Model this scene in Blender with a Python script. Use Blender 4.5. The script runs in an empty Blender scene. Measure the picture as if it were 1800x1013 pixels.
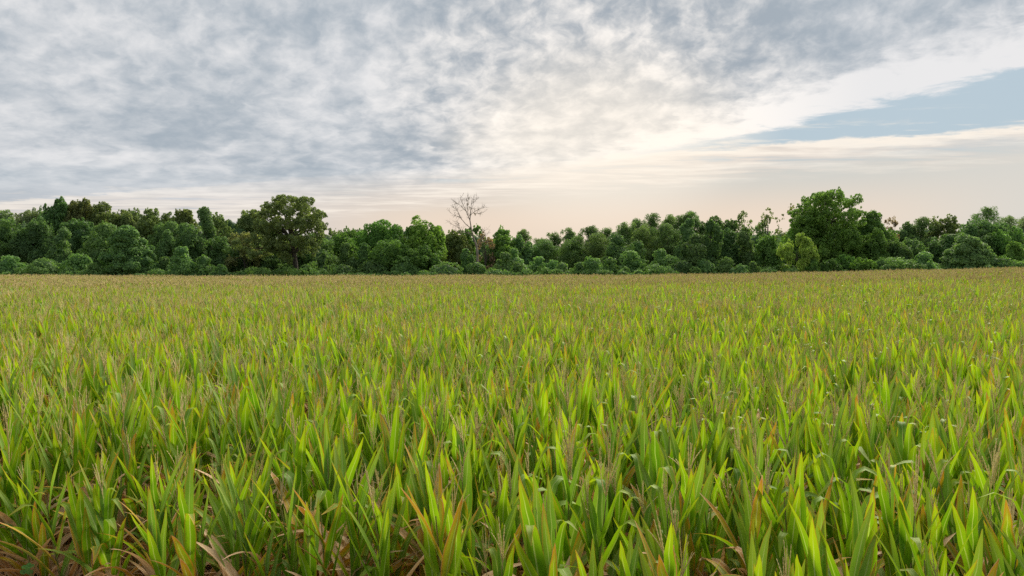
import bpy, math, random
import numpy as np

R = math.radians
scene = bpy.context.scene
COL = scene.collection

# ----------------------------------------------------------------- camera
CAM_Z = 3.75                     # camera height above the ground of the field
FPX = 1350.0                     # focal length in pixels of the 1800 px wide photograph
HORIZON = 471.0                  # horizon row in the photograph
cam_data = bpy.data.cameras.new('camera')
cam_data.sensor_width = 36.0
cam_data.lens = 36.0 * FPX / 1800.0
cam_data.clip_start = 0.05
cam_data.clip_end = 6000.0
cam = bpy.data.objects.new('camera', cam_data)
cam.location = (0, 0, CAM_Z)
cam.rotation_euler = (R(90) - math.atan((506.5 - HORIZON) / FPX), 0, 0)
COL.objects.link(cam)
scene.camera = cam

# ----------------------------------------------------------------- exposure
vs = scene.view_settings
vs.view_transform = 'Standard'
vs.look = 'None'
vs.gamma = 1.0
vs.exposure = 0.65
vs.use_curve_mapping = False
scene.render.engine = 'CYCLES'
scene.cycles.use_denoising = False
scene.cycles.max_bounces = 6
scene.cycles.diffuse_bounces = 3
scene.cycles.transmission_bounces = 4
scene.cycles.transparent_max_bounces = 4
scene.cycles.caustics_reflective = False
scene.cycles.caustics_refractive = False

# ----------------------------------------------------------------- sun (ahead; raised and widened to stand in for bright overcast overhead)
SUN_EL, SUN_AZ = 38.0, 28.0       # degrees above the horizon, degrees right of straight ahead
sun_data = bpy.data.lights.new('sun', 'SUN')
sun_data.energy = 4.2
sun_data.angle = R(40)
sun_data.color = (1.0, 0.90, 0.74)
sun = bpy.data.objects.new('sun', sun_data)
sun.rotation_euler = (R(90 - SUN_EL), 0, R(180 - SUN_AZ))
sun.location = (40, 120, 80)
COL.objects.link(sun)
GLOW_EL, GLOW_AZ = 9.5, 6.5      # the brightest, thinnest stretch of the cloud edge
SUN_DIR = (math.sin(R(GLOW_AZ)) * math.cos(R(GLOW_EL)), math.cos(R(GLOW_AZ)) * math.cos(R(GLOW_EL)), math.sin(R(GLOW_EL)))


# ----------------------------------------------------------------- node helpers
class Sock:
    """A node socket or a number, with arithmetic that builds Math nodes."""
    def __init__(self, g, s):
        self.g, self.s = g, s
    def _m(self, op, *a, clamp=False):
        return self.g.math(op, self, *a, clamp=clamp)
    def __add__(self, o): return self._m('ADD', o)
    def __radd__(self, o): return self._m('ADD', o)
    def __sub__(self, o): return self._m('SUBTRACT', o)
    def __rsub__(self, o): return self.g.math('SUBTRACT', o, self)
    def __mul__(self, o): return self._m('MULTIPLY', o)
    def __rmul__(self, o): return self._m('MULTIPLY', o)
    def __truediv__(self, o): return self._m('DIVIDE', o)
    def __rtruediv__(self, o): return self.g.math('DIVIDE', o, self)
    def __pow__(self, o): return self._m('POWER', o)


class Graph:
    def __init__(self, tree):
        self.t = tree
        tree.nodes.clear()
    def node(self, kind, **kw):
        n = self.t.nodes.new(kind)
        for k, v in kw.items():
            setattr(n, k, v)
        return n
    def put(self, sock, v):
        if isinstance(v, Sock):
            self.t.links.new(v.s, sock)
        elif isinstance(v, (tuple, list)):
            n = len(sock.default_value)
            sock.default_value = tuple(v)[:n] if len(v) >= n else tuple(v) + (1.0,) * (n - len(v))
        else:
            sock.default_value = v
    def math(self, op, *a, clamp=False):
        n = self.node('ShaderNodeMath', operation=op, use_clamp=clamp)
        for i, v in enumerate(a):
            self.put(n.inputs[i], v)
        return Sock(self, n.outputs[0])
    def step(self, x, lo, hi, a=0.0, b=1.0):
        n = self.node('ShaderNodeMapRange', interpolation_type='SMOOTHSTEP')
        for i, v in enumerate((x, lo, hi, a, b)):
            self.put(n.inputs[i], v)
        return Sock(self, n.outputs[0])
    def mix(self, f, a, b, mode='MIX'):
        n = self.node('ShaderNodeMix', data_type='RGBA', blend_type=mode)
        self.put(n.inputs[0], f); self.put(n.inputs[6], a); self.put(n.inputs[7], b)
        return Sock(self, n.outputs[2])
    def xyz(self, x, y, z):
        n = self.node('ShaderNodeCombineXYZ')
        for i, v in enumerate((x, y, z)):
            self.put(n.inputs[i], v)
        return Sock(self, n.outputs[0])
    def noise(self, vec, scale, detail=4.0, rough=0.55, dist=0.0, lac=2.0):
        n = self.node('ShaderNodeTexNoise')
        self.put(n.inputs['Vector'], vec); n.inputs['Scale'].default_value = scale
        n.inputs['Detail'].default_value = detail; n.inputs['Roughness'].default_value = rough
        n.inputs['Distortion'].default_value = dist; n.inputs['Lacunarity'].default_value = lac
        return Sock(self, n.outputs[0])
    def attr(self, name, out='Fac', kind='GEOMETRY'):
        n = self.node('ShaderNodeAttribute', attribute_name=name, attribute_type=kind)
        return Sock(self, n.outputs[out])


# ----------------------------------------------------------------- world: Nishita sky under a broken altocumulus deck
world = bpy.data.worlds.new('World')
scene.world = world
world.use_nodes = True
g = Graph(world.node_tree)
tc = g.node('ShaderNodeTexCoord')
sep = g.node('ShaderNodeSeparateXYZ')
g.t.links.new(tc.outputs['Generated'], sep.inputs[0])
dx, dy, dz = (Sock(g, sep.outputs[i]) for i in range(3))
sky = g.node('ShaderNodeTexSky', sky_type='NISHITA', sun_disc=False)
sky.sun_elevation = R(SUN_EL)
sky.sun_rotation = R(SUN_AZ)
sky.air_density = 1.0; sky.dust_density = 1.6; sky.ozone_density = 1.2
clear = Sock(g, sky.outputs[0])
STR = 0.10                                            # world strength; cloud colours below are divided by it
SKY_K = 2 ** -vs.exposure                             # cloud brightness as photographed, at this exposure
def rad(r, gg, b): return (r * SKY_K / STR, gg * SKY_K / STR, b * SKY_K / STR, 1.0)
zc = g.math('MAXIMUM', dz, 0.0) + 0.012
u, v = dx / zc, dy / zc                               # a flat cloud layer one unit up
uv = g.xyz(u, v, 0.0)
soft = g.step(dz, 0.015, 0.09)                        # detail melts into the haze near the horizon
warp = (g.noise(uv, 0.8, 2.0) - 0.5)
warp2 = (g.noise(g.xyz(u + v * 0.3, v * 1.1 - u * 0.2, 2.0), 2.6, 7.0, 0.66, 0.3) - 0.5)
e1 = (u + v * 0.44 - 4.00) * 0.91 + warp * 0.35 + warp2 * 0.95        # <0: under the deck
e2 = v - 6.70 + u * 0.49 + warp2 * 1.1 + warp * 0.5                   # >0: under the far bank
e3 = v - 9.5 + u * 0.95 + warp * 3.0 + warp2 * 2.5                    # >0: beyond the far bank
cs = dx * SUN_DIR[0] + dy * SUN_DIR[1] + dz * SUN_DIR[2]
glow_w = g.step(cs, 0.945, 0.999)
glow = g.step(cs + g.math('ABSOLUTE', dz - 0.16) * -0.12, 0.972, 0.999)
# deck thickness: puffs on broad rolls
# heaped clouds seen at a low angle: bearing and log distance keep their outlines rounded, flatter with distance
hh = g.math('SQRT', dx * dx + dy * dy) + 1e-4
bx, by = dx / hh, dy / hh
rho = g.math('LOGARITHM', hh / zc + 0.35, math.e)
puff = g.noise(g.xyz(bx * 30.0 + warp2 * 0.9, by * 30.0, rho * 11.5 + bx * 3.0), 1.0, 5.0, 0.58, 0.25)
roll = g.noise(g.xyz(bx * 5.5 + rho * 0.9, by * 5.5, rho * 4.2 - bx * 1.5 + 9.0), 1.0, 5.0, 0.55, 0.35)
broad = g.noise(g.xyz(u, v * 0.6, 17.3), 0.50, 2.0, 0.5)
near_edge = g.step(e1, -0.95, 0.0)
calm = g.step(u, -0.6, -3.0) * 0.15 + g.step(v, 6.5, 12.0) * 0.30
pm = 1.0 - calm
thick = (puff - 0.5) * (1.5 + glow_w * 0.5) * pm + (roll - 0.5) * 1.20 * (1.0 - calm * 0.35) + (broad - 0.5) * 0.9 + 0.74 + glow_w * 0.10 + g.step(v, 5.0, 3.0) * 0.10 - near_edge * 1.08 * g.step(v, 9.0, 5.5)
dark = g.step(thick, 0.12, 1.30)
grey = g.mix(glow_w, rad(0.385, 0.445, 0.505), rad(0.365, 0.415, 0.47))
lit = g.mix(glow_w, rad(0.83, 0.825, 0.83), rad(1.05, 0.995, 0.935))
deck = g.mix(dark, lit, grey)
wide = g.step(v, 5.2, 8.5)
cov1 = g.step(e1, wide * 0.3 + 0.14, -0.12 - wide * 2.2)
# far bank: thinner, streaked, warm
streak = g.noise(g.xyz(u * 0.55 + 3.0, v * 1.3, 3.0), 1.7, 6.0, 0.62, 0.4)
bank_t = (streak - 0.5) * 2.3 * (soft * 0.7 + 0.3) + 0.62 + g.step(e2, 0.9, 0.0) * 0.22
bank_c = g.mix(g.step(bank_t, 0.40, 1.0), rad(0.78, 0.69, 0.61), rad(1.02, 0.92, 0.80))
wisp = g.step(g.noise(g.xyz(u * 0.8 + v * 0.35, v * 1.6, 12.0), 2.2, 6.0, 0.62, 0.5), 0.52, 0.72) * g.step(e2, -1.3, -0.1)
cov2 = g.math('MAXIMUM', g.step(e2, -0.10, 0.16), wisp * 0.8) * g.step(e3, 1.6, -1.4) * g.step(bank_t, 0.12, 0.60)
# haze veil towards the horizon
veil = g.math('MAXIMUM', g.step(v, 5.4, 9.5), g.step(e2, 0.3, 1.8))
low = g.step(dz, 0.130, 0.055)
peach = g.step(cs, 0.86, 0.985)
haze_c = g.mix(peach, g.mix(g.step(dx, 0.1, 0.5), rad(0.54, 0.565, 0.60), rad(0.72, 0.69, 0.63)), g.mix(low, rad(0.63, 0.64, 0.60), rad(0.89, 0.72, 0.57)))
base = g.mix(0.92, clear, rad(0.37, 0.485, 0.565))
c = g.mix(veil * 0.92, base, haze_c)
c = g.mix(cov2 * 0.92, c, bank_c)
fade1 = g.step(e1, -0.2, -3.6) * 0.85 + 0.15                          # the deck thins out into the far haze
c = g.mix(cov1 * (1.0 - g.step(v, 6.0, 11.0) * (1.0 - fade1)) * (1.0 - low * 0.8), c, deck)
c = g.mix(glow * 0.55, c, rad(1.10, 0.99, 0.84))
c = g.mix(g.step(dz, 0.0, -0.03), c, rad(0.20, 0.22, 0.16))           # below the horizon
bg = g.node('ShaderNodeBackground')
g.put(bg.inputs[0], c); bg.inputs[1].default_value = STR
out = g.node('ShaderNodeOutputWorld')
g.t.links.new(bg.outputs[0], out.inputs[0])
#SECTION_END_LIGHT

# ================================================================= mesh helpers
def quad_mesh(name, V, F, attrs=None, smooth=False):
    """One mesh from vertex and quad arrays; attrs: {name: per-vertex floats}."""
    V = np.asarray(V, dtype=np.float32).reshape(-1, 3)
    F = np.asarray(F, dtype=np.int32).reshape(-1, 4)
    me = bpy.data.meshes.new(name)
    me.vertices.add(len(V)); me.vertices.foreach_set('co', V.ravel())
    me.loops.add(F.size); me.loops.foreach_set('vertex_index', F.ravel())
    me.polygons.add(len(F)); me.polygons.foreach_set('loop_start', np.arange(0, F.size, 4, dtype=np.int32))
    if smooth:
        me.polygons.foreach_set('use_smooth', np.ones(len(F), dtype=bool))
    for k, a in (attrs or {}).items():
        at = me.attributes.new(k, 'FLOAT', 'POINT')
        at.data.foreach_set('value', np.asarray(a, dtype=np.float32).ravel())
    me.update(calc_edges=True)
    return me


class Bag:
    """Collects vertices, quads and attributes of several strips or tubes for one mesh."""
    def __init__(self):
        self.V, self.F, self.A, self.n = [], [], {}, 0
    def add(self, V, F, **attrs):
        V = np.asarray(V, dtype=float).reshape(-1, 3)
        self.V.append(V); self.F.append(np.asarray(F, dtype=int).reshape(-1, 4) + self.n)
        for k, a in attrs.items():
            self.A.setdefault(k, []).append(np.broadcast_to(np.asarray(a, dtype=float).ravel(), (len(V),)) if np.size(a) == 1 else np.asarray(a, dtype=float).ravel())
        self.n += len(V)
    def mesh(self, name, smooth=True):
        return quad_mesh(name, np.concatenate(self.V), np.concatenate(self.F), {k: np.concatenate(a) for k, a in self.A.items()}, smooth)


def grid_quads(rows, cols, wrap=False):
    q = []
    for i in range(rows - 1):
        for j in range(cols if wrap else cols - 1):
            k = (j + 1) % cols
            q.append((i * cols + j, i * cols + k, (i + 1) * cols + k, (i + 1) * cols + j))
    return np.array(q)


def tube(points, radii, sides=6):
    """Vertices and quads of a tapered tube along a polyline."""
    P = np.asarray(points, dtype=float)
    T = np.gradient(P, axis=0)
    T /= np.linalg.norm(T, axis=1)[:, None] + 1e-9
    ref = np.array([0.31, 0.95, 0.02]) if abs(T[:, 1]).mean() < 0.8 else np.array([1.0, 0.1, 0.0])
    U = np.cross(T, ref); U /= np.linalg.norm(U, axis=1)[:, None] + 1e-9
    W = np.cross(T, U)
    a = np.arange(sides) / sides * 2 * math.pi
    r = np.asarray(radii, dtype=float)[:, None, None]
    V = P[:, None, :] + r * (np.cos(a)[None, :, None] * U[:, None, :] + np.sin(a)[None, :, None] * W[:, None, :])
    return V.reshape(-1, 3), grid_quads(len(P), sides, wrap=True)


def link(name, mesh, mat=None, parent=None, loc=None):
    o = bpy.data.objects.new(name, mesh)
    COL.objects.link(o)
    if mat is not None and mesh is not None and not mesh.materials:
        mesh.materials.append(mat)
    if parent is not None:
        o.parent = parent
    if loc is not None:
        o.location = loc
    return o


def tag(o, label=None, cat=None, group=None, kind=None):
    for k, val in (('label', label), ('category', cat), ('group', group), ('kind', kind)):
        if val:
            o[k] = val
    return o


def smooth01(x, a, b):
    t = np.clip((np.asarray(x, dtype=float) - a) / (b - a), 0, 1)
    return t * t * (3 - 2 * t)


def ground_z(x, y):
    """The field rises gently towards the far right."""
    x = np.asarray(x, dtype=float); y = np.asarray(y, dtype=float)
    az = x / np.maximum(y, 20.0)
    return 1.55 * smooth01(az, 0.10, 0.80) * smooth01(y, 15.0, 135.0) + 0.10 * np.sin(x * 0.05 + 0.7) * smooth01(y, 20, 60)


# ================================================================= materials
def material(name):
    m = bpy.data.materials.new(name); m.use_nodes = True
    return m, Graph(m.node_tree)


def finish(g, shader):
    o = g.node('ShaderNodeOutputMaterial'); g.t.links.new(shader, o.inputs[0])


def leafy_shader(g, colour, trans_colour, trans=0.4, rough=0.5, spec=0.3, normal=None):
    p = g.node('ShaderNodeBsdfPrincipled')
    g.put(p.inputs['Base Color'], colour); p.inputs['Roughness'].default_value = rough
    p.inputs['Specular IOR Level'].default_value = spec
    t = g.node('ShaderNodeBsdfTranslucent'); g.put(t.inputs[0], trans_colour)
    if normal is not None:
        g.t.links.new(normal, p.inputs['Normal'])
    mx = g.node('ShaderNodeMixShader'); g.put(mx.inputs[0], trans)
    g.t.links.new(p.outputs[0], mx.inputs[1]); g.t.links.new(t.outputs[0], mx.inputs[2])
    finish(g, mx.outputs[0])


def foliage_material():
    m, g = material('tree_foliage')
    oi = g.node('ShaderNodeObjectInfo')
    base = Sock(g, oi.outputs['Color'])
    geo = g.node('ShaderNodeNewGeometry')
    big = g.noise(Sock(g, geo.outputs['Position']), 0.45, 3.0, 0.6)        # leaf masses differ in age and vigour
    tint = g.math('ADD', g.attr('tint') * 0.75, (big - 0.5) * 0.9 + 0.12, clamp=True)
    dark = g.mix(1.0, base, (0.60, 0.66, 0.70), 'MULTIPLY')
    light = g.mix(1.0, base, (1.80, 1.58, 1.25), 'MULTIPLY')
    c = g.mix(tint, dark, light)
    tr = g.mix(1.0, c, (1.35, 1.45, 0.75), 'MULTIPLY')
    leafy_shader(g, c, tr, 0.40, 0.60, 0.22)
    return m


def bark_material(name, a, b, scale=3.0):
    m, g = material(name)
    tcn = g.node('ShaderNodeTexCoord')
    mp = g.node('ShaderNodeMapping'); mp.inputs['Scale'].default_value = (1, 1, 0.22)
    g.t.links.new(tcn.outputs['Object'], mp.inputs[0])
    n = g.noise(Sock(g, mp.outputs[0]), scale, 5.0, 0.65)
    c = g.mix(g.step(n, 0.35, 0.68), a, b)
    p = g.node('ShaderNodeBsdfPrincipled'); g.put(p.inputs['Base Color'], c); p.inputs['Roughness'].default_value = 0.9
    bp = g.node('ShaderNodeBump'); bp.inputs['Strength'].default_value = 0.6; bp.inputs['Distance'].default_value = 0.05
    g.put(bp.inputs['Height'], n); g.t.links.new(bp.outputs[0], p.inputs['Normal'])
    finish(g, p.outputs[0])
    return m


def soil_material():
    m, g = material('field_soil')
    tcn = g.node('ShaderNodeTexCoord'); o = Sock(g, tcn.outputs['Object'])
    n = g.noise(o, 1.3, 7.0, 0.65); n2 = g.noise(o, 22.0, 4.0, 0.6)
    c = g.mix(g.step(n, 0.35, 0.65), (0.075, 0.050, 0.032), (0.13, 0.092, 0.058))
    c = g.mix(g.step(n2, 0.52, 0.70) * 0.6, c, (0.20, 0.14, 0.085))
    p = g.node('ShaderNodeBsdfPrincipled'); g.put(p.inputs['Base Color'], c); p.inputs['Roughness'].default_value = 0.95
    bp = g.node('ShaderNodeBump'); bp.inputs['Strength'].default_value = 0.8; bp.inputs['Distance'].default_value = 0.04
    g.put(bp.inputs['Height'], n2); g.t.links.new(bp.outputs[0], p.inputs['Normal'])
    finish(g, p.outputs[0])
    return m


M_FOL = foliage_material()
M_BARK = bark_material('tree_bark', (0.045, 0.035, 0.028), (0.11, 0.090, 0.072))
M_DEAD = bark_material('weathered_dead_wood', (0.13, 0.105, 0.085), (0.27, 0.23, 0.19))
M_SOIL = soil_material()

# ================================================================= ground: one sheet to the horizon
def build_ground():
    ax = np.concatenate([-np.geomspace(1500, 60, 14), np.linspace(-50, 50, 41), np.geomspace(60, 1500, 14)])
    ay = np.concatenate([-np.geomspace(1500, 30, 10), np.linspace(-20, 40, 31), np.linspace(45, 220, 36), np.geomspace(240, 2000, 14)])
    X, Y = np.meshgrid(ax, ay)
    Z = ground_z(X, Y) + 0.03 * np.sin(X * 3.1 + Y) * np.sin(Y * 2.7 - X * 0.6) * (np.abs(X) < 50)
    me = quad_mesh('ground', np.stack([X, Y, Z], -1), grid_quads(len(ay), len(ax)), None, True)
    tag(link('ground', me, M_SOIL), kind='structure')
build_ground()

# ================================================================= trees
COLS = {
    'dk': (0.100, 0.190, 0.075), 'ol': (0.145, 0.205, 0.085), 'br': (0.165, 0.195, 0.092), 'gr': (0.108, 0.218, 0.060),
    'bg': (0.142, 0.262, 0.062), 'yg': (0.270, 0.420, 0.100), 'kz': (0.130, 0.240, 0.088), 'kd': (0.108, 0.200, 0.076),
    'pn': (0.110, 0.190, 0.078), 'hz': (0.155, 0.230, 0.120), 'tw': (0.21, 0.175, 0.130),  # hz: distance haze mixed into the leaf colour
}


def px_x(px, Y): return (px - 900.0) / FPX * Y
def px_z(py, Y): return CAM_Z + (HORIZON - py) / FPX * Y


def unit(n, rng, up=0.0):
    d = rng.normal(size=(n, 3)); d[:, 2] += up
    return d / (np.linalg.norm(d, axis=1)[:, None] + 1e-9)


def _leaf_batch(L, area, n, rng, cull, shell, up):
    pick = rng.choice(len(L), size=n, p=area / area.sum())
    d = unit(n, rng, up)
    r = 1.0 - shell * rng.random(n) ** 1.6 + 0.06 * rng.normal(size=n)
    P = L[pick, :3] + d * L[pick, 3:] * r[:, None]
    keep = P[:, 2] > -0.1 if L[:, 1].max() < 100 else np.ones(n, dtype=bool)
    for k in range(len(L)):
        near = np.abs(P[:, 0] - L[k, 0]) < L[k, 3]
        q = (((P[near] - L[k, :3]) / L[k, 3:]) ** 2).sum(1)
        keep[near] &= (q > cull * cull) | (pick[near] == k)
    return P[keep], d[keep], pick[keep]


def hulls(lumps, f=0.80):
    """Closed inner masses of dense foliage behind the leaf skin."""
    b = Bag()
    th = np.linspace(0.02, math.pi - 0.02, 6); ph = np.arange(8) / 8 * 2 * math.pi
    S = np.stack([np.sin(th)[:, None] * np.cos(ph), np.sin(th)[:, None] * np.sin(ph), np.repeat(np.cos(th)[:, None], 8, 1)], -1).reshape(-1, 3)
    Q = grid_quads(6, 8, wrap=True)
    for L in lumps:
        W = S * np.asarray(L[3:]) * f + np.asarray(L[:3])
        W[:, 2] = np.maximum(W[:, 2], 0.0)
        b.add(W, Q, tint=0.15)  # low tint: inner shade of the foliage put into the colour
    return np.concatenate(b.V), np.concatenate(b.F), np.concatenate(b.A['tint'])


def leaf_cloud(lumps, n, rng, size, jitter=0.6, cull=0.86, shell=0.22, aspect=0.70, up=0.25, droop=0.0, patch=None):
    """Leaf-sized quads on the skins of ellipsoid lumps (cx,cy,cz,rx,ry,rz), none buried deep in another lump."""
    L = np.asarray(lumps, dtype=float)
    want, n = n, int(n * 1.0)
    area = (L[:, 3] * L[:, 4] + L[:, 3] * L[:, 5] + L[:, 4] * L[:, 5])
    got = []
    total = 0
    for _ in range(6):
        part = _leaf_batch(L, area, n, rng, cull, shell, up)
        got.append(part); total += len(part[0])
        if total >= want: break
    P, d, pick = (np.concatenate([q[i] for q in got])[:want] for i in range(3))
    Rr = L[pick, 3:]
    m = len(P)
    N = d / Rr; N /= np.linalg.norm(N, axis=1)[:, None]
    N = N + jitter * rng.normal(size=(m, 3)); N[:, 2] += 0.15
    N /= np.linalg.norm(N, axis=1)[:, None]
    T = rng.normal(size=(m, 3)); T[:, 2] -= droop
    T -= (T * N).sum(1)[:, None] * N; T /= np.linalg.norm(T, axis=1)[:, None] + 1e-9
    B = np.cross(N, T)
    s = size * (0.55 + 0.9 * rng.random(m))[:, None]
    bend = -N * s * 0.16
    V = np.stack([P - T * s * 0.5 + bend, P + B * s * 0.5 * aspect, P + T * s * 0.5 + bend, P - B * s * 0.5 * aspect], 1)
    lt = rng.random(len(L))[pick]
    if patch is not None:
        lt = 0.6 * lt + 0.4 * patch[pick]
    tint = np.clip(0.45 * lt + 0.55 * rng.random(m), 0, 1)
    return V.reshape(-1, 3), np.arange(m * 4).reshape(-1, 4), np.repeat(tint, 4)


def lobed(rng, rx, ry, z0, z1, n1, f1=(0.34, 0.5), n2=9, f2=(0.30, 0.46), top=0.15, shape='round'):
    """Lumps of a deciduous crown: big lobes over an envelope, small puffs over each lobe."""
    zc, rz = (z0 + z1) / 2, (z1 - z0) / 2
    big, small = [], []
    for i in range(n1):
        d = unit(1, rng, top)[0]
        f = rng.uniform(*f1) * rng.uniform(0.75, 1.15)
        h = d[2]
        wid = 1.0
        if shape == 'cone':
            wid = 0.95 - 0.55 * max(h, -0.4)
        elif shape == 'flat':
            wid = 0.85 + 0.25 * max(h, 0)
        c = np.array([d[0] * rx * (1 - f) * wid, d[1] * ry * (1 - f) * wid, zc + d[2] * rz * (1 - f)])
        rr = np.array([rx, ry, rz]) * f
        m = (rr[0] * rr[1] * rr[2]) ** (1 / 3)
        rr = 0.45 * rr + 0.55 * m
        big.append([*c, *(rr * 0.80)])
        for j in range(n2):
            e = unit(1, rng, 0.25)[0]
            g2 = rng.uniform(*f2)
            cc = c + e * rr * rng.uniform(0.70, 1.0)
            small.append([*cc, *(rr * g2 * rng.uniform(0.75, 1.2, 3))])
        for j in range(5):                                  # sprigs standing out of the lobe
            e = unit(1, rng, 0.7)[0]
            g2 = rng.uniform(0.10, 0.20)
            small.append([*(c + e * rr * rng.uniform(1.0, 1.22)), *(rr * g2 * np.array([0.8, 0.8, 1.3]))])
    return np.array(big), np.array(big + small)


def trunk_mesh(name, rng, height, r0, big, lean=0.0):
    b = Bag()
    top = np.array([lean, 0, height])
    pts = [np.array([0, 0, -0.3])] + [top * t + rng.normal(size=3) * np.array([0.12, 0.12, 0]) * t * height * 0.12 for t in np.linspace(0.12, 1, 7)]
    rad = [r0 * 1.25] + [r0 * (1 - 0.75 * t) for t in np.linspace(0.12, 1, 7)]
    b.add(*tube(pts, rad, 7))
    for L in big[:9]:
        t = rng.uniform(0.35, 0.75)
        a = top * t
        c = np.array(L[:3])
        mid = (a + c) / 2 + np.array([0, 0, 0.06 * height])
        q = [a, (a + mid) / 2 + rng.normal(size=3) * 0.1, mid, (mid + c) / 2, c]
        b.add(*tube(q, np.linspace(r0 * 0.5 * (1 - 0.5 * t), r0 * 0.08, 5), 5))
    return b.mesh(name)


COVER = 1.15
HULL = {'broad': 0.80, 'cone': 0.80, 'mound': 0.80, 'drape': 0.80, 'tiers': 0.85, 'willow': 0.5}
SEEDS = [1000]
def next_rng():
    SEEDS[0] += 1
    return np.random.default_rng(SEEDS[0])


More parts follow.
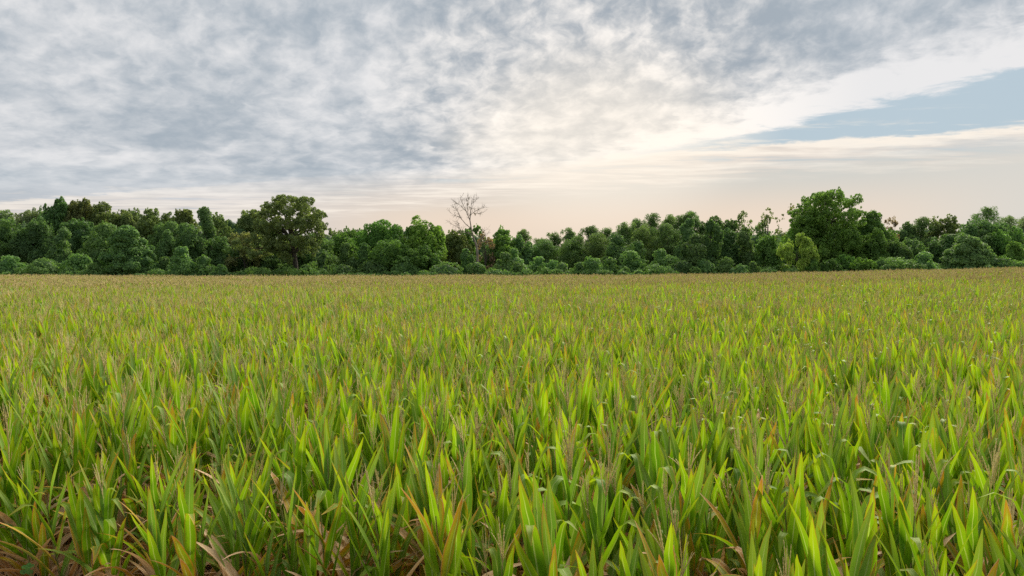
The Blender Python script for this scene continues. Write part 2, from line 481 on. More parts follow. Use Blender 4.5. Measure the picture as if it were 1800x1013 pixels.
def tree(name, label, cat, px, top, w, Y, col, style='broad', low=0.12, group=None, dens=1.0, deep=0.8, leaf=None):
    """A tree or vine-covered mound standing at pixel column px and distance Y, its top at row top, w pixels wide."""
    rng = next_rng()
    if Y > 159 and style not in ('mound', 'drape', 'airy'):
        w *= 1.28                                          # crowns of the wood interlock
    x = px_x(px, Y); zb = float(ground_z(x, Y)); zt = px_z(top, Y)
    H = zt - zb; rx = w / 2 / FPX * Y; ry = rx * deep
    z0 = H * low
    root = link(name, None, loc=(x, Y, zb))
    tag(root, label, cat, group)
    area = rx * H
    size = leaf or 0.36
    kw = dict(jitter=0.7, cull=0.80, up=0.25, shell=0.34)
    if style == 'broad':
        big, L = lobed(rng, rx, ry, z0, H, 13, n2=10)
        kw.update(jitter=0.65)
    elif style == 'cone':
        big, L = lobed(rng, rx, ry, z0, H, 13, n2=9, shape='cone')
    elif style == 'oak':
        big, L = lobed(rng, rx, ry, z0, H, 17, f1=(0.24, 0.36), n2=11, f2=(0.26, 0.42), shape='flat', top=0.3)
        big[:, 3:] *= 0.7; L[:len(big)] = big
        kw.update(jitter=0.8, shell=0.45)
    elif style == 'airy':
        big, L = lobed(rng, rx, ry, z0, H, 18, f1=(0.15, 0.27), n2=8, f2=(0.30, 0.5), top=0.35)
        L = L[len(big):]
        kw.update(jitter=0.9, shell=0.6, cull=0.5)
    elif style == 'pine':
        L, big = [], []
        nb = 64
        rx *= 1.25; ry *= 1.25
        wob = rng.uniform(0, 6.28)
        for i in range(nb):
            t = (i + rng.random()) / nb
            wr = (1 - t ** 1.7) ** 0.8 * 0.9 + 0.14
            a = rng.uniform(0, 2 * math.pi)
            rr = rng.uniform(0.30, 1.05) * wr
            s = rng.uniform(0.09, 0.18) * (rx + 0.4)
            c = [math.cos(a) * rx * rr, math.sin(a) * ry * rr, z0 + (H - z0) * t * (0.95 - 0.16 * rr * (0.5 + 0.5 * math.sin(a * 2 + wob)))]
            L.append([*c, s * 1.25, s * 1.25, s * 1.15])
            if i % 6 == 0: big.append(c + [s, s, s])
        for k in range(4):
            L.append([rng.normal() * 0.25 * rx, rng.normal() * 0.25 * rx, H - (H - z0) * (0.03 + 0.05 * k) - rx * .12, rx * 0.17, rx * 0.17, rx * 0.19])
        for k in range(5):
            L.append([0, 0, z0 + (H - z0) * (0.1 + 0.17 * k), rx * 0.55 * (1 - 0.16 * k), ry * 0.55 * (1 - 0.16 * k), (H - z0) * 0.13])
        big = np.array(big); L = np.array(L)
        kw.update(jitter=1.0, shell=0.7, cull=0.4, aspect=0.30, up=0.4)
        size *= 1.05
    elif style == 'willow':
        big, L = lobed(rng, rx, ry, z0, H, 15, f1=(0.22, 0.34), n2=10, f2=(0.3, 0.5), top=0.1)
        L = L.copy(); L[:, 5] *= 1.5
        kw.update(jitter=0.9, shell=0.7, cull=0.55, aspect=0.26, droop=1.6)
        size *= 1.2
    elif style == 'tiers':
        # shelves of foliage one above the other, dark slots between them
        big = [[0, 0, 0, rx * 0.78, ry * 0.78, H * 0.86]]
        for i in range(46):
            t = rng.random() ** 0.8
            wid = math.sqrt(max(0.04, 1 - t ** 1.8))
            a = rng.uniform(0, 2 * math.pi); f = rng.uniform(0.16, 0.30)
            rr = rng.uniform(0.45, 1.0) * wid
            big.append([math.cos(a) * rr * rx * (1 - f * .5), math.sin(a) * rr * ry * (1 - f * .5), H * (0.05 + 0.88 * t), rx * f, ry * f, rx * f * rng.uniform(0.45, 0.75)])
        big.append([rng.uniform(-.1, .1) * rx, 0, H * 0.90, rx * 0.20, ry * 0.2, H * 0.09])
        big = np.array(big); small = []
        for c in big[1:]:
            for j in range(5):
                e = unit(1, rng, 0.1)[0]; m = c[3] * rng.uniform(0.2, 0.36)
                small.append([*(c[:3] + e * c[3:] * 0.9), m, m, m * .7])
        L = np.concatenate([big, np.array(small)])
        kw.update(jitter=0.45, shell=0.2, cull=0.9, droop=.8, up=.5, aspect=.8)
        size = leaf or 0.38
    elif style in ('mound', 'drape'):
        # a draped vine surface: overlapping smooth domes, stepping down to the ground
        big = []
        if style == 'mound':
            rx0 = rx
            if H < 6: rx *= 1.18
            big.append([rng.uniform(-.12, .12) * rx, 0, 0, rx * 0.78, ry * 0.80, H * rng.uniform(.80, .92)])
            sd = rng.choice([-1, 1])
            big.append([sd * rx * 0.42, -0.2 * ry, 0, rx * 0.62, ry * 0.7, H * rng.uniform(.50, .72)])
            big.append([-sd * rx * 0.55, 0.1 * ry, 0, rx * 0.50, ry * 0.6, H * rng.uniform(.38, .62)])
            n1 = int(np.clip(7 + rx * 2.2, 9, 20))
            for i in range(n1):
                a = rng.uniform(0, 2 * math.pi); el = math.asin(rng.random() ** 0.75)
                if i == 0: el = 1.45
                f = rng.uniform(0.22, 0.40) if i else 0.42
                cr = rx * f * np.array([1.0, deep, rng.uniform(0.75, 1.0)])
                cr[2] = min(cr[2], H * 0.42)
                squash = 1.0 if i == 0 else rng.uniform(0.72, 1.02)
                c = np.array([math.cos(a) * math.cos(el) * (rx - cr[0] * 0.9), math.sin(a) * math.cos(el) * (ry - cr[1] * 0.9), math.sin(el) * (H - cr[2]) * squash])
                if i == 0: c[0] += rng.uniform(-.25, .25) * rx
                big.append([*c, *cr])
        else:
            n1 = 14
            for i in range(n1):
                t = i / (n1 - 1)
                f = rng.uniform(0.40, 0.70) * (1.0 - 0.18 * t)
                cr = np.array([rx * f, ry * f, min(H * 0.16, rx * f * rng.uniform(0.9, 1.7))])
                c = np.array([rng.uniform(-1, 1) * (rx - cr[0]), rng.uniform(-1, 1) * (ry - cr[1]), max(0.0, H * t - cr[2])])
                if i == n1 - 1: c[0] *= 0.4
                big.append([*c, *cr])
        big = np.array(big)
        small = []
        for c in big:
            for j in range(9):
                e = unit(1, rng, 0.3)[0]
                f = rng.uniform(0.22, 0.44)
                m = float(np.mean(c[3:]))
                small.append([*(c[:3] + e * c[3:] * rng.uniform(0.72, 1.0)), m * f * rng.uniform(.8, 1.5), m * f, m * f * rng.uniform(.6, 1.2)])
            for j in range(2):                              # loose shoots
                e = unit(1, rng, 0.9)[0]; m = float(np.mean(c[3:])) * rng.uniform(0.06, 0.13)
                small.append([*(c[:3] + e * c[3:] * rng.uniform(1.0, 1.15)), m, m, m * 1.6])
        L = np.concatenate([big, np.array(small)])
        kw.update(jitter=0.50, shell=0.14, cull=0.95, droop=1.3, up=0.35, aspect=0.85)
        size = leaf or 0.38
    la = 0.5 * size * size * kw.get('aspect', 0.62) * 1.05
    surf = {'mound': 2.6, 'tiers': 4.2, 'drape': 3.0, 'pine': 3.2, 'airy': 0.85}.get(style, 3.6) * (rx + ry) * (H - z0)
    n = int(max(900, min(surf * dens * COVER / la, 16000)))
    V, F, tint = leaf_cloud(L, n, rng, size, patch=rng.random(len(L)), **kw)
    V[:, 2] = np.maximum(V[:, 2], 0.0)
    if style in HULL:
        HV, HF, HT = hulls(big, HULL[style])
        F = np.concatenate([F, HF + len(V)]); V = np.concatenate([V, HV]); tint = np.concatenate([tint, HT])
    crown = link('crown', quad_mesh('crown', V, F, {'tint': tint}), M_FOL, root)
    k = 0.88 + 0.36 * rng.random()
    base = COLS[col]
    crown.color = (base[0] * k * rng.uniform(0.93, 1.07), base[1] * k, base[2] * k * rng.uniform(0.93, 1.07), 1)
    if style not in ('mound', 'tiers'):
        r0 = max(0.12, H * 0.018)
        link('trunk', trunk_mesh('trunk', rng, H * (0.93 if style == 'pine' else 0.72), r0, big[np.argsort(-big[:, 5])]), M_BARK, root)
    return root


# name, label, category, column, top row, width (px of the photograph), distance, colour, style, crown bottom, extra
T = 'broadleaf_tree'; K = 'vine_mound'; P = 'pine_tree'; V = 'vine_draped_tree'
TREES = [
    # ---- skyline trees at the back, left to right
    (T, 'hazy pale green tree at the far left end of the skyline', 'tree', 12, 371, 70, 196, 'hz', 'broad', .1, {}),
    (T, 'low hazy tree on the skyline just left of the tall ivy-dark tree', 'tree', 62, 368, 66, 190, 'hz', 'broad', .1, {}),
    (T, 'tall dark ivy-covered tree with two knobby tops at the left skyline', 'tree', 102, 345, 52, 176, 'dk', 'oak', .15, {}),
    (T, 'brownish olive tree with a rounded top beside the two-topped ivy tree', 'tree', 150, 346, 64, 178, 'br', 'oak', .1, {}),
    (T, 'olive tree right of the brownish rounded one, above the big vine dome', 'tree', 194, 353, 62, 180, 'ol', 'oak', .1, {}),
    (T, 'dull green tree in the skyline behind the big vine dome', 'tree', 236, 361, 54, 181, 'ol', 'broad', .1, {}),
    (T, 'open-crowned tree with sky gaps, right of the dull green skyline tree', 'tree', 277, 356, 56, 177, 'ol', 'oak', .2, {}),
    (T, 'small-topped olive tree left of the tall vine-hung column', 'tree', 322, 365, 50, 180, 'ol', 'oak', .1, {}),
    (V, 'tall narrow snag hung with dark vines, rising into the left skyline', 'tree', 360, 364, 40, 166, 'kd', 'drape', .05, {}),
    (T, 'grey-green tree between the vine-hung column and the big oak', 'tree', 396, 366, 58, 180, 'ol', 'oak', .1, {}),
    (T, 'grey-green tree touching the left side of the big oak', 'tree', 438, 368, 60, 182, 'ol', 'broad', .1, {}),
    (T, 'thin pale tree in the low skyline gap right of the big oak', 'tree', 590, 399, 44, 185, 'ol', 'airy', .1, {}),
    (T, 'small pale tree between the oak and the bright green grove', 'tree', 622, 394, 50, 182, 'gr', 'broad', .1, {}),
    (T, 'dark tree behind the bare dead tree, its crown under the bare fork', 'tree', 830, 388, 46, 168, 'gr', 'oak', .1, {}),
    (T, 'dull olive bushy tree left of the dead trunk', 'tree', 800, 403, 46, 164, 'ol', 'broad', .1, {}),
    (T, 'bright green tree with a pointed top, right of the dead tree', 'tree', 884, 397, 44, 168, 'gr', 'cone', .1, {}),
    (P, 'pine with a sparse round head left of the lowest skyline dip', 'pine', 920, 402, 34, 170, 'pn', 'pine', .25, {}),
    (P, 'short pine at the lowest dip of the skyline', 'pine', 950, 419, 40, 172, 'pn', 'pine', .15, {}),
    (P, 'small pine just right of the lowest skyline dip', 'pine', 974, 409, 36, 171, 'pn', 'pine', .15, {}),
    (P, 'dense pine with a rounded top, second right of the skyline dip', 'pine', 998, 402, 40, 170, 'pn', 'pine', .15, {}),
    (P, 'pine with a clear round head left of the rising pine slope', 'pine', 1036, 396, 42, 168, 'pn', 'pine', .2, {}),
    (P, 'pine at the foot of the rising pine slope', 'pine', 1066, 401, 46, 170, 'pn', 'pine', .1, {}),
    (P, 'pine on the lower rise of the pine slope', 'pine', 1096, 391, 48, 169, 'pn', 'pine', .1, {}),
    (P, 'pine halfway up the pine slope', 'pine', 1120, 384, 46, 170, 'pn', 'pine', .1, {}),
    (P, 'tall pine at the shoulder of the pine slope', 'pine', 1145, 375, 50, 169, 'pn', 'pine', .1, {}),
    (P, 'tall pine next right of the slope shoulder', 'pine', 1172, 377, 48, 170, 'pn', 'pine', .1, {}),
    (P, 'dark pointed pine near the top of the pine slope', 'pine', 1196, 376, 44, 168, 'pn', 'pine', .1, {}),
    (P, 'tallest knobby pine on the ridge above the hanging vine curtain', 'pine', 1214, 371, 40, 167, 'pn', 'pine', .1, {}),
    (T, 'flat-topped dark tree on the ridge above the hanging vine curtain', 'tree', 1250, 374, 46, 167, 'dk', 'broad', .1, {}),
    (T, 'dark tree between the flat-topped ridge tree and the open lacy trees', 'tree', 1284, 383, 44, 168, 'dk', 'oak', .1, {}),
    (T, 'thin leaning lacy tree at the left of the open group', 'tree', 1310, 367, 40, 172, 'ol', 'airy', .3, {'dens': .8}),
    (T, 'slender lacy tree with sky showing through, middle of the open group', 'tree', 1350, 362, 44, 173, 'ol', 'airy', .35, {'dens': .8}),
    (T, 'reddish thin-leaved tree against the left side of the tallest tree', 'tree', 1390, 355, 40, 172, 'br', 'airy', .35, {'dens': .8}),
    (T, 'sparse dark undergrowth tree below the open lacy trees', 'tree', 1345, 388, 66, 176, 'dk', 'airy', .05, {'dens': 1.2}),
    (T, 'pointed green tree directly right of the tallest tree', 'tree', 1530, 367, 62, 164, 'gr', 'cone', .1, {}),
    (T, 'thin reddish twiggy tree in the skyline right of the pointed green tree', 'tree', 1566, 378, 34, 172, 'tw', 'airy', .3, {'dens': .6}),
    (T, 'low dark tree right of the reddish twiggy one', 'tree', 1594, 390, 50, 174, 'dk', 'broad', .1, {}),
    (P, 'spiky dark pine row tree at the right skyline', 'pine', 1618, 381, 46, 174, 'pn', 'pine', .1, {}),
    (T, 'small open arching tree on the right skyline', 'tree', 1640, 375, 34, 174, 'ol', 'airy', .4, {'dens': .8}),
    (T, 'rounded grey-green tree left of the wide dark dome tree', 'tree', 1662, 377, 54, 173, 'ol', 'oak', .1, {}),
    (P, 'tall pine with separate round tufts standing above the right skyline', 'pine', 1732, 364, 46, 176, 'pn', 'pine', .45, {'dens': .7}),
    (T, 'wide dark dome-shaped tree under the tufted pine', 'tree', 1722, 380, 88, 166, 'dk', 'broad', .1, {}),
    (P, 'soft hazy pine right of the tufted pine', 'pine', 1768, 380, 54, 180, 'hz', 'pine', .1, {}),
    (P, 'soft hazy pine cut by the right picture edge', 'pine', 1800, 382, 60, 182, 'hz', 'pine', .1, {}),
    # ---- second line, nearer
    (T, 'dark rounded tree at the left picture edge above the vine bank', 'tree', 16, 386, 74, 166, 'dk', 'broad', .05, {}),
    (T, 'dark tree left of the cone-shaped vine tree', 'tree', 66, 383, 66, 166, 'dk', 'broad', .05, {}),
    (V, 'cone-shaped vine-covered tree left of the big vine dome', 'tree', 108, 401, 54, 156, 'kd', 'mound', .0, {}),
    (T, 'shaded broad tree behind the cone-shaped vine tree', 'tree', 140, 384, 70, 170, 'dk', 'broad', .05, {}),
    (V, 'flat-shouldered vine-covered tree behind the big vine dome', 'tree', 185, 391, 84, 158, 'kz', 'mound', .0, {}),
    (V, 'slim vine-draped column right of the big vine dome', 'tree', 290, 406, 32, 154, 'kd', 'drape', .0, {}),
    (V, 'square-topped vine-draped tree above the small green cone', 'tree', 326, 391, 56, 158, 'kd', 'drape', .0, {}),
    (T, 'shaded tree behind the square-topped vine tree', 'tree', 300, 388, 70, 172, 'dk', 'broad', .05, {}),
    (T, 'dark leafy tree low between the vine column and the oak', 'tree', 372, 405, 60, 160, 'dk', 'broad', .0, {}),
    (T, 'drooping olive tree under the left side of the big oak', 'tree', 430, 408, 82, 156, 'br', 'oak', .12, {}),
    (T, 'shaded undergrowth tree beneath the drooping olive tree', 'tree', 420, 432, 80, 160, 'dk', 'broad', .0, {}),
    (T, 'dark tree filling in behind the oak trunk', 'tree', 545, 415, 90, 162, 'dk', 'broad', .0, {}),
    (T, 'dark leafy tree low behind the left boughs of the oak', 'tree', 480, 425, 84, 160, 'dk', 'broad', .0, {}),
    (T, 'mid green tree right of the oak, behind the clipped-looking vine post', 'tree', 598, 409, 56, 166, 'gr', 'broad', .0, {}),
    (V, 'narrow post-shaped vine column right of the oak', 'tree', 568, 444, 22, 149, 'kd', 'drape', .0, {}),
    (V, 'vine-covered tree with a round head left of the bright grove', 'tree', 610, 427, 40, 152, 'kd', 'drape', .0, {}),
    (V, 'vine-covered tree with a round head in front of the bright grove', 'tree', 640, 426, 36, 153, 'kd', 'drape', .0, {}),
    (T, 'bright green rounded tree at the left of the grove', 'tree', 662, 381, 62, 160, 'gr', 'broad', .05, {}),
    (T, 'bright green tree in the middle of the grove', 'tree', 708, 383, 66, 157, 'gr', 'broad', .02, {}),
    (T, 'tallest bright green tree of the grove, left of the dead tree', 'tree', 748, 376, 74, 156, 'bg', 'broad', .02, {}),
    (T, 'dark leafy tree at the foot of the bright grove', 'tree', 690, 420, 90, 152, 'gr', 'broad', .0, {}),
    (T, 'shadowed leafy tree below the tallest tree of the grove', 'tree', 745, 428, 76, 151, 'gr', 'broad', .0, {}),
    (V, 'round-headed vine pillar left of the dead trunk', 'tree', 822, 437, 28, 150, 'kd', 'drape', .0, {}),
    (T, 'brownish twiggy thicket tree right of the dead trunk', 'tree', 853, 405, 36, 157, 'tw', 'airy', .15, {'dens': 1.3}),
    (T, 'green tree low behind the vine mounds right of the dead trunk', 'tree', 880, 412, 54, 160, 'gr', 'broad', .0, {}),
    (T, 'dark rounded tree below the sparse round-headed pine', 'tree', 915, 412, 54, 162, 'dk', 'broad', .0, {}),
    (P, 'shaded pine in front of the lowest skyline dip', 'pine', 960, 424, 56, 164, 'pn', 'pine', .0, {}),
    (P, 'shaded pine low right of the skyline dip', 'pine', 1010, 418, 58, 163, 'pn', 'pine', .0, {}),
    (P, 'shaded bushy pine under the clear-headed pine', 'pine', 1052, 412, 58, 162, 'pn', 'pine', .0, {}),
    (V, 'broad vine-covered tree low on the pine slope', 'tree', 1085, 412, 66, 156, 'kd', 'mound', .0, {}),
    (P, 'pine in front at the middle of the pine slope', 'pine', 1130, 397, 56, 162, 'pn', 'pine', .0, {}),
    (P, 'pine in front under the slope shoulder', 'pine', 1172, 393, 58, 161, 'pn', 'pine', .0, {}),
    (V, 'lumpy vine-covered tree at the top of the vine pile', 'tree', 1208, 384, 52, 157, 'kd', 'drape', .0, {}),
    (V, 'tree hung with a long vine curtain on the right of the vine pile', 'tree', 1250, 386, 44, 154, 'kd', 'drape', .0, {}),
    (V, 'stepped vine heap at the foot of the hanging curtain', 'tree', 1220, 412, 62, 152, 'kd', 'mound', .0, {}),
    (T, 'shaded tree right of the hanging vine curtain', 'tree', 1285, 400, 56, 160, 'dk', 'broad', .0, {}),
    (V, 'dark vine tower between the curtain and the glossy round tree', 'tree', 1310, 399, 40, 154, 'kd', 'drape', .0, {}),
    (T, 'glossy dark round tree left of the yellow-green feathery tree', 'tree', 1350, 409, 54, 153, 'gr', 'broad', .0, {}),
    (T, 'wide leafy tree in the grove beside the tallest tree', 'tree', 1420, 372, 70, 165, 'bg', 'broad', .0, {}),
    (T, 'mid green pointed tree in front of the tallest tree', 'tree', 1492, 398, 74, 157, 'bg', 'cone', .0, {}),
    (T, 'green tree between the feathery tree and the pointed front tree', 'tree', 1446, 408, 56, 160, 'bg', 'broad', .0, {}),
    (T, 'shaded round tree below the pointed green tree on the right', 'tree', 1540, 402, 62, 158, 'gr', 'broad', .0, {}),
    (T, 'dark round tree beneath the reddish twiggy tree', 'tree', 1575, 420, 60, 157, 'dk', 'broad', .0, {}),
    (T, 'large dark tree left of the layered tree', 'tree', 1618, 408, 70, 160, 'dk', 'broad', .0, {}),
    (V, 'vine-topped tree behind the layered tree', 'tree', 1665, 411, 58, 158, 'kd', 'mound', .0, {}),
    (T, 'dull green tree behind the right side of the layered tree', 'tree', 1712, 402, 70, 162, 'dk', 'broad', .0, {}),
    (T, 'mid green tree near the right picture edge', 'tree', 1776, 398, 66, 160, 'gr', 'broad', .0, {}),
    (T, 'small bright tree in front at the right picture edge', 'tree', 1782, 420, 40, 154, 'bg', 'cone', .0, {}),
    # ---- front line: oak is built on its own; domes, mounds, bushes
    (V, 'big dome of dark layered vines touching the field on the left', 'vine dome', 227, 397, 108, 149, 'kz', 'tiers', .0, {}),
    (V, 'small steep green vine cone at the field edge left of the oak', 'vine cone', 322, 433, 54, 146, 'kz', 'mound', .0, {}),
    (K, 'vine slope falling away right of the small green cone', 'vine mound', 358, 449, 54, 147, 'kz', 'mound', .0, {}),
    (K, 'low vine hump between the green cone and the oak', 'vine mound', 386, 466, 36, 145, 'kz', 'mound', .0, {}),
    (K, 'vine bank at the left picture edge beside the field', 'vine mound', 18, 449, 70, 147, 'kz', 'mound', .0, {}),
    (K, 'pale wide vine bank, second from the left picture edge', 'vine mound', 72, 455, 76, 146, 'kz', 'mound', .0, {}),
    (K, 'darker high vine bank left of the big dome', 'vine mound', 142, 446, 66, 148, 'kz', 'mound', .0, {}),
    (K, 'small vine hump against the left foot of the big dome', 'vine mound', 168, 462, 36, 145, 'kz', 'mound', .0, {}),
    (K, 'shaded vine heap in front of the vine-draped columns', 'vine mound', 288, 452, 34, 150, 'kd', 'mound', .0, {}),
    (K, 'tiny low vine hump left under the oak', 'vine mound', 428, 477, 30, 144, 'kz', 'mound', .0, {}),
    (K, 'low double vine hump under the oak limbs', 'vine mound', 457, 471, 34, 144, 'kz', 'mound', .0, {}),
    (K, 'tiny vine hump just left of the oak trunk', 'vine mound', 486, 481, 26, 144, 'kz', 'mound', .0, {}),
    (K, 'smooth round vine ball just right of the oak trunk', 'vine mound', 541, 465, 34, 146, 'kz', 'mound', .0, {}),
    (K, 'dark vine mound below the round-headed vine trees', 'vine mound', 602, 466, 38, 147, 'kd', 'mound', .0, {}),
    (K, 'dark low vine thicket at the foot of the bright grove', 'vine mound', 655, 458, 60, 149, 'kd', 'mound', .0, {}),
    (K, 'shadowed vine thicket right of the grove foot', 'vine mound', 712, 456, 62, 149, 'kd', 'mound', .0, {}),
    (K, 'large round vine mound left below the dead tree', 'vine mound', 780, 461, 74, 146, 'kz', 'mound', .0, {}),
    (K, 'small low vine mound in front of the large round one', 'vine mound', 762, 479, 30, 143.5, 'kz', 'mound', .0, {}),
    (K, 'vine mound at the foot of the dead trunk', 'vine mound', 838, 461, 34, 147, 'kz', 'mound', .0, {}),
    (K, 'long low vine bank right below the dead tree', 'vine mound', 878, 473, 56, 145, 'kz', 'mound', .0, {}),
    (K, 'high vine mound behind the long low bank', 'vine mound', 886, 443, 44, 151, 'kz', 'mound', .0, {}),
    (K, 'round vine mound right of the long low bank', 'vine mound', 912, 461, 36, 147, 'kz', 'mound', .0, {}),
    (K, 'high vine mound below the sparse round-headed pine', 'vine mound', 906, 436, 34, 153, 'kz', 'mound', .0, {}),
    (K, 'tall narrow vine mound left of the skyline dip', 'vine mound', 942, 451, 34, 149, 'kz', 'mound', .0, {}),
    (K, 'vine mound directly below the skyline dip', 'vine mound', 968, 458, 32, 148, 'kz', 'mound', .0, {}),
    (K, 'smooth lit vine ball right below the skyline dip', 'vine mound', 987, 461, 36, 146, 'kz', 'mound', .0, {}),
    (K, 'vine mound left of the biggest pale dome', 'vine mound', 1018, 461, 30, 147, 'kz', 'mound', .0, {}),
    (K, 'biggest pale vine dome beneath the foot of the pine slope', 'vine mound', 1046, 452, 50, 147, 'kz', 'mound', .0, {}),
    (K, 'vine dome overlapping the biggest pale one on its right', 'vine mound', 1076, 453, 34, 148, 'kz', 'mound', .0, {}),
    (K, 'low wide vine hump in front of the biggest pale dome', 'vine mound', 1058, 476, 48, 144, 'kz', 'mound', .0, {}),
    (K, 'small vine ball right of the low wide hump', 'vine mound', 1096, 470, 28, 145, 'kz', 'mound', .0, {}),
    (K, 'broad-shouldered vine mound under the pine slope', 'vine mound', 1110, 440, 50, 150, 'kz', 'mound', .0, {}),
    (K, 'upper vine mound above the broad-shouldered one', 'vine mound', 1078, 429, 50, 154, 'kz', 'mound', .0, {}),
    (K, 'upper vine mound in the middle of the pine slope', 'vine mound', 1118, 424, 46, 155, 'kd', 'mound', .0, {}),
    (K, 'high vine mound under the slope shoulder', 'vine mound', 1160, 437, 54, 151, 'kz', 'mound', .0, {}),
    (K, 'two-humped pale vine mound at the field under the slope', 'vine mound', 1155, 465, 46, 146, 'kz', 'mound', .0, {}),
    (K, 'low vine hump left of the two-humped mound', 'vine mound', 1124, 475, 30, 144.5, 'kz', 'mound', .0, {}),
    (K, 'dark sloping vine mound right of the two-humped mound', 'vine mound', 1195, 458, 50, 148, 'kd', 'mound', .0, {}),
    (K, 'small vine hump below the hanging curtain', 'vine mound', 1222, 470, 30, 146, 'kz', 'mound', .0, {}),
    (K, 'olive-tinged vine mound below the hanging curtain', 'vine mound', 1240, 456, 44, 149, 'kz', 'mound', .0, {}),
    (K, 'sloping vine mound right of the hanging curtain', 'vine mound', 1275, 453, 46, 148, 'kz', 'mound', .0, {}),
    (K, 'vine mound at the field right of the hanging curtain', 'vine mound', 1300, 465, 38, 146, 'kz', 'mound', .0, {}),
    (K, 'small square vine mound below the dark vine tower', 'vine mound', 1327, 460, 28, 147, 'kz', 'mound', .0, {}),
    (K, 'low vine hump left of the feathery tree', 'vine mound', 1340, 474, 34, 145, 'kz', 'mound', .0, {}),
    (K, 'tiny vine hump at the foot of the feathery tree', 'vine mound', 1362, 476, 26, 145, 'kz', 'mound', .0, {}),
    (T, 'feathery yellow-green tree with drooping sprays at the field edge', 'tree', 1400, 411, 72, 148, 'yg', 'willow', .02, {'dens': 1.9}),
    ('leafy_bush', 'dark glossy bush in front of the feathery tree', 'bush', 1428, 449, 38, 146, 'gr', 'broad', .0, {}),
    ('leafy_bush', 'dark bush sloping right of the feathery tree', 'bush', 1460, 453, 40, 146.5, 'gr', 'broad', .0, {}),
    ('leafy_bush', 'taller shaded bush behind the sloping bush', 'bush', 1484, 440, 40, 149, 'gr', 'broad', .0, {}),
    ('leafy_bush', 'bright rounded bush below the pointed front tree', 'bush', 1518, 449, 46, 146, 'bg', 'broad', .0, {}),
    (K, 'vine mound right of the bright rounded bush', 'vine mound', 1550, 456, 30, 147, 'kd', 'mound', .0, {}),
    (K, 'pale low vine hump at the field right of the rounded bush', 'vine mound', 1568, 466, 36, 145, 'kz', 'mound', .0, {}),
    (K, 'vine mound second right of the rounded bush', 'vine mound', 1582, 456, 36, 147, 'kz', 'mound', .0, {}),
    (K, 'round vine mound with a peaked top left of the layered tree', 'vine mound', 1626, 444, 44, 147, 'kz', 'mound', .0, {}),
    (K, 'low vine bank in front of the peaked mound', 'vine mound', 1606, 462, 44, 145, 'kz', 'mound', .0, {}),
    (V, 'layered tree of flat spreading vine tiers near the right edge', 'tree', 1702, 418, 112, 148, 'kz', 'tiers', .0, {}),
    (K, 'vine bank sloping down right of the layered tree', 'vine mound', 1762, 452, 60, 147, 'kz', 'mound', .0, {}),
    (K, 'pale vine bank at the right picture edge', 'vine mound', 1795, 458, 50, 146, 'kz', 'mound', .0, {}),
    (K, 'low pale vine bank at the field in front of the layered tree', 'vine mound', 1735, 468, 70, 144, 'kz', 'mound', .0, {}),
]
for row in TREES:
    nm, lab, cat, px, top, w, Y, col, style, low, extra = row
    tree(nm, lab, cat, px, top, w, Y, col, style, low, **extra)


def big_oak():
    rng = next_rng()
    Y = 150.0; x = px_x(521, Y); zb = float(ground_z(x, Y))
    s = Y / FPX
    root = tag(link('oak_tree', None, loc=(x, Y, zb)), 'large olive green oak with a wide billowing crown and dark visible trunk', 'tree')
    def pt(px, py, dy=0.0): return np.array([(px - 521) * s, dy, px_z(py + 5, Y) - zb])
    lobes = [(470, 372, 24), (492, 362, 20), (515, 360, 22), (540, 366, 24), (560, 378, 20), (568, 398, 18), (556, 418, 20), (520, 388, 32), (488, 394, 28), (545, 396, 26),
             (462, 398, 20), (500, 428, 26), (528, 425, 24), (478, 424, 20), (510, 445, 18), (548, 436, 16), (452, 372, 10), (455, 420, 18), (436, 432, 18), (462, 440, 16)]
    big, small = [], []
    for px, py, r in lobes:
        for dy in (-3.2, 1.8):
            c = pt(px + rng.normal() * 3, py + rng.normal() * 2, dy * rng.uniform(0.5, 1.3)); rr = r * s * rng.uniform(0.60, 0.86)
            big.append([*c, rr * .6, rr * .6, rr * .5])
            for j in range(10):
                e = unit(1, rng, 0.2)[0]; q = rr * rng.uniform(.2, .36)
                small.append([*(c + e * rr * rng.uniform(.6, 1.15)), q * 1.1, q * 1.1, q * 0.9])
    Vv, F, tint = leaf_cloud(big + small, 30000, rng, 0.34, jitter=0.8, shell=0.45, cull=0.8, patch=rng.random(len(big) + len(small)))
    crown = link('crown', quad_mesh('crown', Vv, F, {'tint': tint}), M_FOL, root); crown.color = (0.150, 0.210, 0.092, 1)
    b = Bag()
    tp = [np.array([0, 0, -.3]), pt(520, 470), pt(519, 455), pt(517, 440), pt(512, 415), pt(508, 385)]
    b.add(*tube(tp, [.62, .52, .48, .44, .34, .14], 9))
    for px, py, r in lobes:
        a = tp[3] if py > 400 else tp[4]
        c = pt(px, py, rng.uniform(-2, 2)); m = (a + c) / 2 + np.array([0, 0, .5])
        b.add(*tube([a, (a + m) / 2, m, (m + c) / 2, c], [.26, .2, .15, .1, .04], 5))
    link('trunk', b.mesh('trunk'), M_BARK, root)
big_oak()


